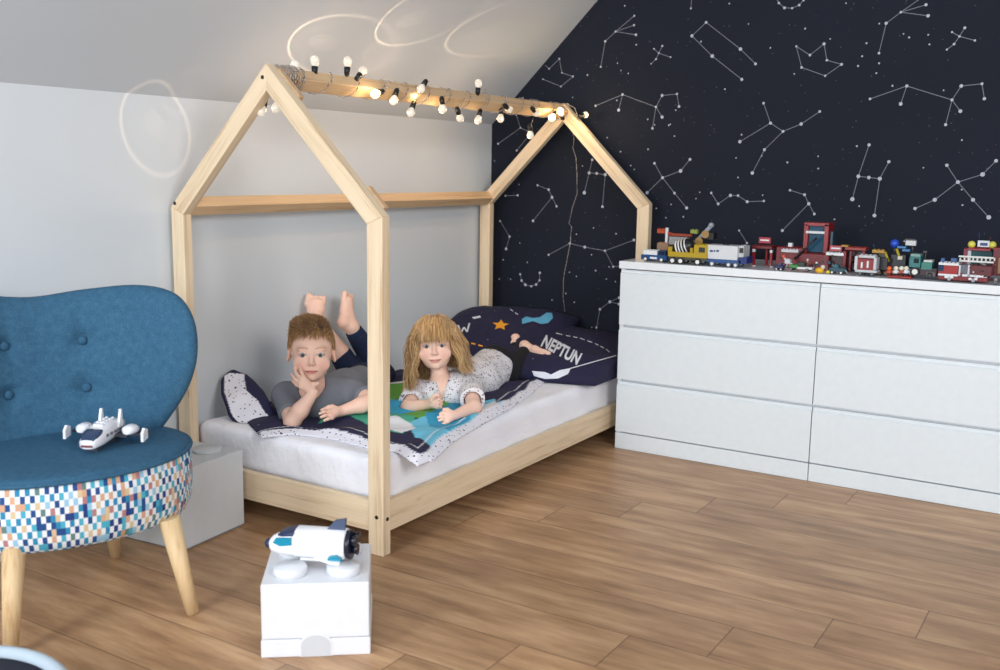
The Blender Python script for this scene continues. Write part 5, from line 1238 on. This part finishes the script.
hem = (dh < .029 + .006 * vnoise(P3, 20, 4)); col[hem, :3] = srgb(*SPK)[:3]; col[hem, 3] = 1.0
line = np.abs(dh - .058) < .002; col[line & ~hem, :3] = srgb(*WHT)[:3]; col[line & ~hem, 3] = .5
use = sd_ > -.004; nid = -np.ones(len(PP), int); nid[use] = np.arange(use.sum()); nx, ny = XX.shape
I = np.arange(len(PP)).reshape(nx, ny); q = np.stack([I[:-1, :-1], I[1:, :-1], I[1:, 1:], I[:-1, 1:]], -1).reshape(-1, 4); q = q[use[q].all(1)]
Vt = np.stack([PP[use][:, 0], PP[use][:, 1], Z[use]], 1); nt_ = len(Vt)
Vb = Vt.copy(); Vb[:, 2] = np.where(Vt[:, 0] > .828, Vt[:, 2] - .004, np.minimum(Vt[:, 2] - .0035, .2835))
ed = {}
for f in nid[q]:
    for i in range(4):
        a_, b_ = int(f[i]), int(f[(i + 1) % 4]); ed[(a_, b_)] = 1
side = [(b_, a_, a_ + nt_, b_ + nt_) for (a_, b_) in ed if (b_, a_) not in ed]
FF = nid[q].tolist() + (nid[q][:, ::-1] + nt_).tolist() + side
duv = mesh_np('duvet', np.concatenate([Vt, Vb]), FF, M_duv, None, col=np.concatenate([col[use]] * 2))
tag(duv, 'rumpled green, turquoise and navy duvet with speckled white hem spread under the children', 'duvet')
# the turned-up corner at the foot of the bed
po_ = [(221, 374), (226, 370.5), (234, 369.5), (247, 374), (264, 391), (276, 413), (284, 430), (290, 437), (262, 438), (245, 435), (229, 416), (221, 394)]
wh_ = [(224.5, 376), (229, 373), (244, 374), (246, 390), (258, 401), (265, 413), (276, 421), (286, 431), (284, 438), (248, 434), (232, 415), (224.5, 392)]
y_of = lambda v: np.interp(v, [368, 438], [-1.66, -1.80])
def corner(P):
    uv = px(P); D = pdist(uv, po_) * np.where(inpoly(uv, po_), -1, 1); dep = (P - CO) @ CF
    s_ = 3.42 / FPX; dd = D * s_ ; tgt = np.interp(uv[:, 1], [366, 400, 438], [3.58, 3.46, 3.36]) + .012 * vnoise(P, 30, 2) + .02 * np.clip((uv[:, 0] - 250) / 30, 0, 1)
    w_ = np.abs(dep - tgt) - .016
    return smax(dd, w_, .016) + .0025 * vnoise(P, 45, 6)
lo = np.array([.0, -2.05, .275]); hi = np.array([.50, -1.45, .52])
Vv, Q = sdf_mesh(corner, lo, hi, .004); uv = px(Vv)
cc = np.tile(np.array(srgb(*NAVY)), (len(Vv), 1)); cc[:, 3] = 0.0; k = inpoly(uv, wh_) & (((Vv - CO) @ CF) < 3.60); cc[k, :3] = srgb(*SPK)[:3]; cc[k, 3] = 1
Vv = Vv.copy(); Vv[:, 2] = np.maximum(Vv[:, 2], .2842)
mesh_np('turned_up_corner', Vv, Q, M_duv, duv, col=cc)

# two pillows at the head end
t = NT('navy_pillowcase'); v = t.obj(); vo = t.n('ShaderNodeTexVoronoi'); vo.inputs['Scale'].default_value = 22; t.l(v, vo.inputs[0])
t.l(t.mix(t.math('LESS_THAN', vo.outputs['Distance'], .045), srgb(27, 26, 60), srgb(190, 196, 214)), t.b.inputs['Base Color']); t.b.inputs['Roughness'].default_value = .85
t.bump(t.noise(v, 14, 3), .5, .02); M_navy = t.m
def pillow(name, c, hx_, hy_, hz_, rot, label, seed, tilt=(0, 0)):
    R = np.array(Euler((tilt[0], tilt[1], rot)).to_matrix())
    def f(P):
        Q = (P - c) @ R; k = np.maximum(np.abs(Q[:, 0]) / hx_, np.abs(Q[:, 1]) / hy_); th = hz_ * np.sqrt(np.clip(1 - (np.abs(Q[:, 0]) / hx_) ** 3, 0, 1) * np.clip(1 - (np.abs(Q[:, 1]) / hy_) ** 3, 0, 1)) + .004
        d = smax(np.abs(Q[:, 2]) - th, np.maximum(np.abs(Q[:, 0]) - hx_, np.abs(Q[:, 1]) - hy_), .01) * .75
        d = d + .006 * vnoise(Q, 16, seed) + .0025 * vnoise(Q, 40, seed + 1)
        d = np.maximum(d, .2835 - P[:, 2]); return smax(d, -(-.010 - P[:, 1]), .004) if False else np.maximum(np.maximum(d, P[:, 1] + .012), P[:, 0] - .885)
    m = max(hx_, hy_) * 1.35; lo = np.array(c) - [m, m, .2]; hi = np.array(c) + [m, m, .25]
    Vv, Q = sdf_mesh(f, lo, hi, .006); o = mesh_np(name, Vv, Q, M_navy); tag(o, label, 'pillow', None); return o
pl = pillow('pillow', np.array([.27, -.36, .375]), .30, .27, .095, .25, 'navy pillow with an orange star and dashed lines lying in the wall corner', 31, (.28, .0))
pr = pillow('pillow', np.array([.60, -.38, .345]), .27, .33, .070, .30, 'navy pillow with white planet lettering, nearer the dresser', 41, (.12, .05))
def project(o, pts, off=.0015):            # pixel points carried onto the cloth
    me = o.data; bv = BVHTree.FromPolygons([v.co.copy() for v in me.vertices], [tuple(p.vertices) for p in me.polygons]); out = []
    for u, v in pts:
        dr = CF + CR * ((u - 500) / FPX) - CU * ((v - 335) / FPX); dr = Vector(dr).normalized(); h = bv.ray_cast(Vector(CO), dr)
        out.append(None if h[0] is None else h[0] - dr * off)
    return out
def decal(name, o, poly, m, step=2.0):
    # fine grid of the polygon laid on the cloth
    poly = np.array(poly, float); x0, y0 = poly.min(0); x1, y1 = poly.max(0); st = min(step, max((x1 - x0), (y1 - y0)) / 5)
    bm = bmesh.new(); vs = [bm.verts.new((a, b, 0)) for a, b in poly]; f = bm.faces.new(vs)
    for ax, a0, a1 in ((0, x0, x1), (1, y0, y1)):
        k = a0 + st
        while k < a1:
            no = (1, 0, 0) if ax == 0 else (0, 1, 0); cp = (k, 0, 0) if ax == 0 else (0, k, 0)
            bmesh.ops.bisect_plane(bm, geom=bm.verts[:] + bm.edges[:] + bm.faces[:], plane_co=cp, plane_no=no); k += st
    pts = project(o, [(v.co.x, v.co.y) for v in bm.verts]); kill = []
    for v, p in zip(bm.verts, pts):
        if p is None: kill.append(v)
        else: v.co = p
    bmesh.ops.delete(bm, geom=kill, context='VERTS')
    me = bpy.data.meshes.new(name); bm.to_mesh(me); bm.free(); return link(name, me, m, o)
M_ow = plain(222, 226, 236, .8); M_or = plain(236, 160, 40, .8); M_sky = plain(96, 178, 214, .8)
star = []
for k in range(10):
    a_ = math.pi * k / 5 - math.pi / 2; r_ = 1 if k % 2 == 0 else .48; star.append((500.5 + 8.6 * r_ * math.cos(a_ + .1), 325 + 5.6 * r_ * math.sin(a_ + .1)))
decal('printed_star', pl, star, M_or, 1.5)
for k in range(4): decal('printed_dash', pl, [(464 + k * 7.2, 340.6 + k * 1.9), (468.4 + k * 7.2, 341.6 + k * 1.9), (468.2 + k * 7.2, 343 + k * 1.9), (463.8 + k * 7.2, 342 + k * 1.9)], M_or, 1.5)
decal('printed_patch', pl, [(472, 317.2), (480, 315.6), (481, 317.4), (474, 319)], M_ow, 1.5)
def dashes(o, pts, m, w_=.7, dash=True):
    for i, (a, b) in enumerate(zip(pts, pts[1:])):
        a = np.array(a, float); b = np.array(b, float); d = b - a; L = np.linalg.norm(d); n = np.array([-d[1], d[0]]) / L * w_ * .5; segs = max(1, int(L / 6)) if dash else 1
        for k in range(segs):
            p = a + d * (k / segs); q_ = a + d * ((k + (.62 if dash else 1)) / segs); decal('printed_line', o, [p + n, q_ + n, q_ - n, p - n], m, 2)
dashes(pl, [(510, 309), (520, 316)], M_ow)
for o in (pl, pr): decal('printed_ribbon', o, [(522, 319), (526, 316.5), (533, 318), (540, 317), (547, 312.5), (552, 313), (553, 318), (548, 323), (541, 324), (533, 321), (522, 324)], M_sky, 1.5)
dashes(pr, [(551, 326), (556, 333), (566, 335.5), (580, 338), (595, 343.5), (606, 349), (612, 354)], M_ow)
dashes(pr, [(616, 355.5), (600, 360), (584, 364.5), (570, 368.5)], M_ow, .9, False)
decal('printed_wave', pr, [(532, 371), (545, 372), (551, 374.5), (560, 370), (571, 368), (568, 374), (558, 378.5), (545, 379), (534, 376)], M_ow, 1.5)
def word(o, s, p0, p1, hgt, m, sq=1.0):
    cu_ = bpy.data.curves.new('lettering', 'FONT'); cu_.body = s; cu_.size = 1.0; cu_.offset = .035
    ob = bpy.data.objects.new('lettering', cu_); C.objects.link(ob); bpy.context.view_layer.update(); dg = bpy.context.evaluated_depsgraph_get()
    me = bpy.data.meshes.new_from_object(ob.evaluated_get(dg)); bpy.data.objects.remove(ob)
    bm = bmesh.new(); bm.from_mesh(me); bmesh.ops.triangulate(bm, faces=bm.faces)
    for ax in (0, 1):
        k = -.2
        while k < 5:
            bmesh.ops.bisect_plane(bm, geom=bm.verts[:] + bm.edges[:] + bm.faces[:], plane_co=(k, 0, 0) if ax == 0 else (0, k, 0), plane_no=(1, 0, 0) if ax == 0 else (0, 1, 0)); k += .11
    xs = [v.co.x for v in bm.verts]; W = max(xs) - min(xs); x0 = min(xs); p0 = np.array(p0, float); d = np.array(p1, float) - p0; n = np.array([d[1], -d[0]]) / np.linalg.norm(d) * hgt
    pts = project(o, [tuple(p0 + d * ((v.co.x - x0) / W) + n * v.co.y * sq) for v in bm.verts], .004); kill = [v for v, p in zip(bm.verts, pts) if p is None]
    for v, p in zip(bm.verts, pts):
        if p is not None: v.co = p
    bmesh.ops.delete(bm, geom=kill, context='VERTS'); m2 = bpy.data.meshes.new('lettering'); bm.to_mesh(m2); bm.free(); return link('lettering', m2, m, o)
word(pr, 'NEPTUN', (540.5, 345.5), (577, 364.5), 17, M_ow)
for a_, b_ in (((458, 325), (461, 333)), ((461, 333), (464, 327)), ((464, 327), (467, 332)), ((467, 332), (469.5, 323))): decal('lettering', pl, [(a_[0] - .9, a_[1]), (a_[0] + .9, a_[1]), (b_[0] + .9, b_[1]), (b_[0] - .9, b_[1])], M_ow, 1.5)
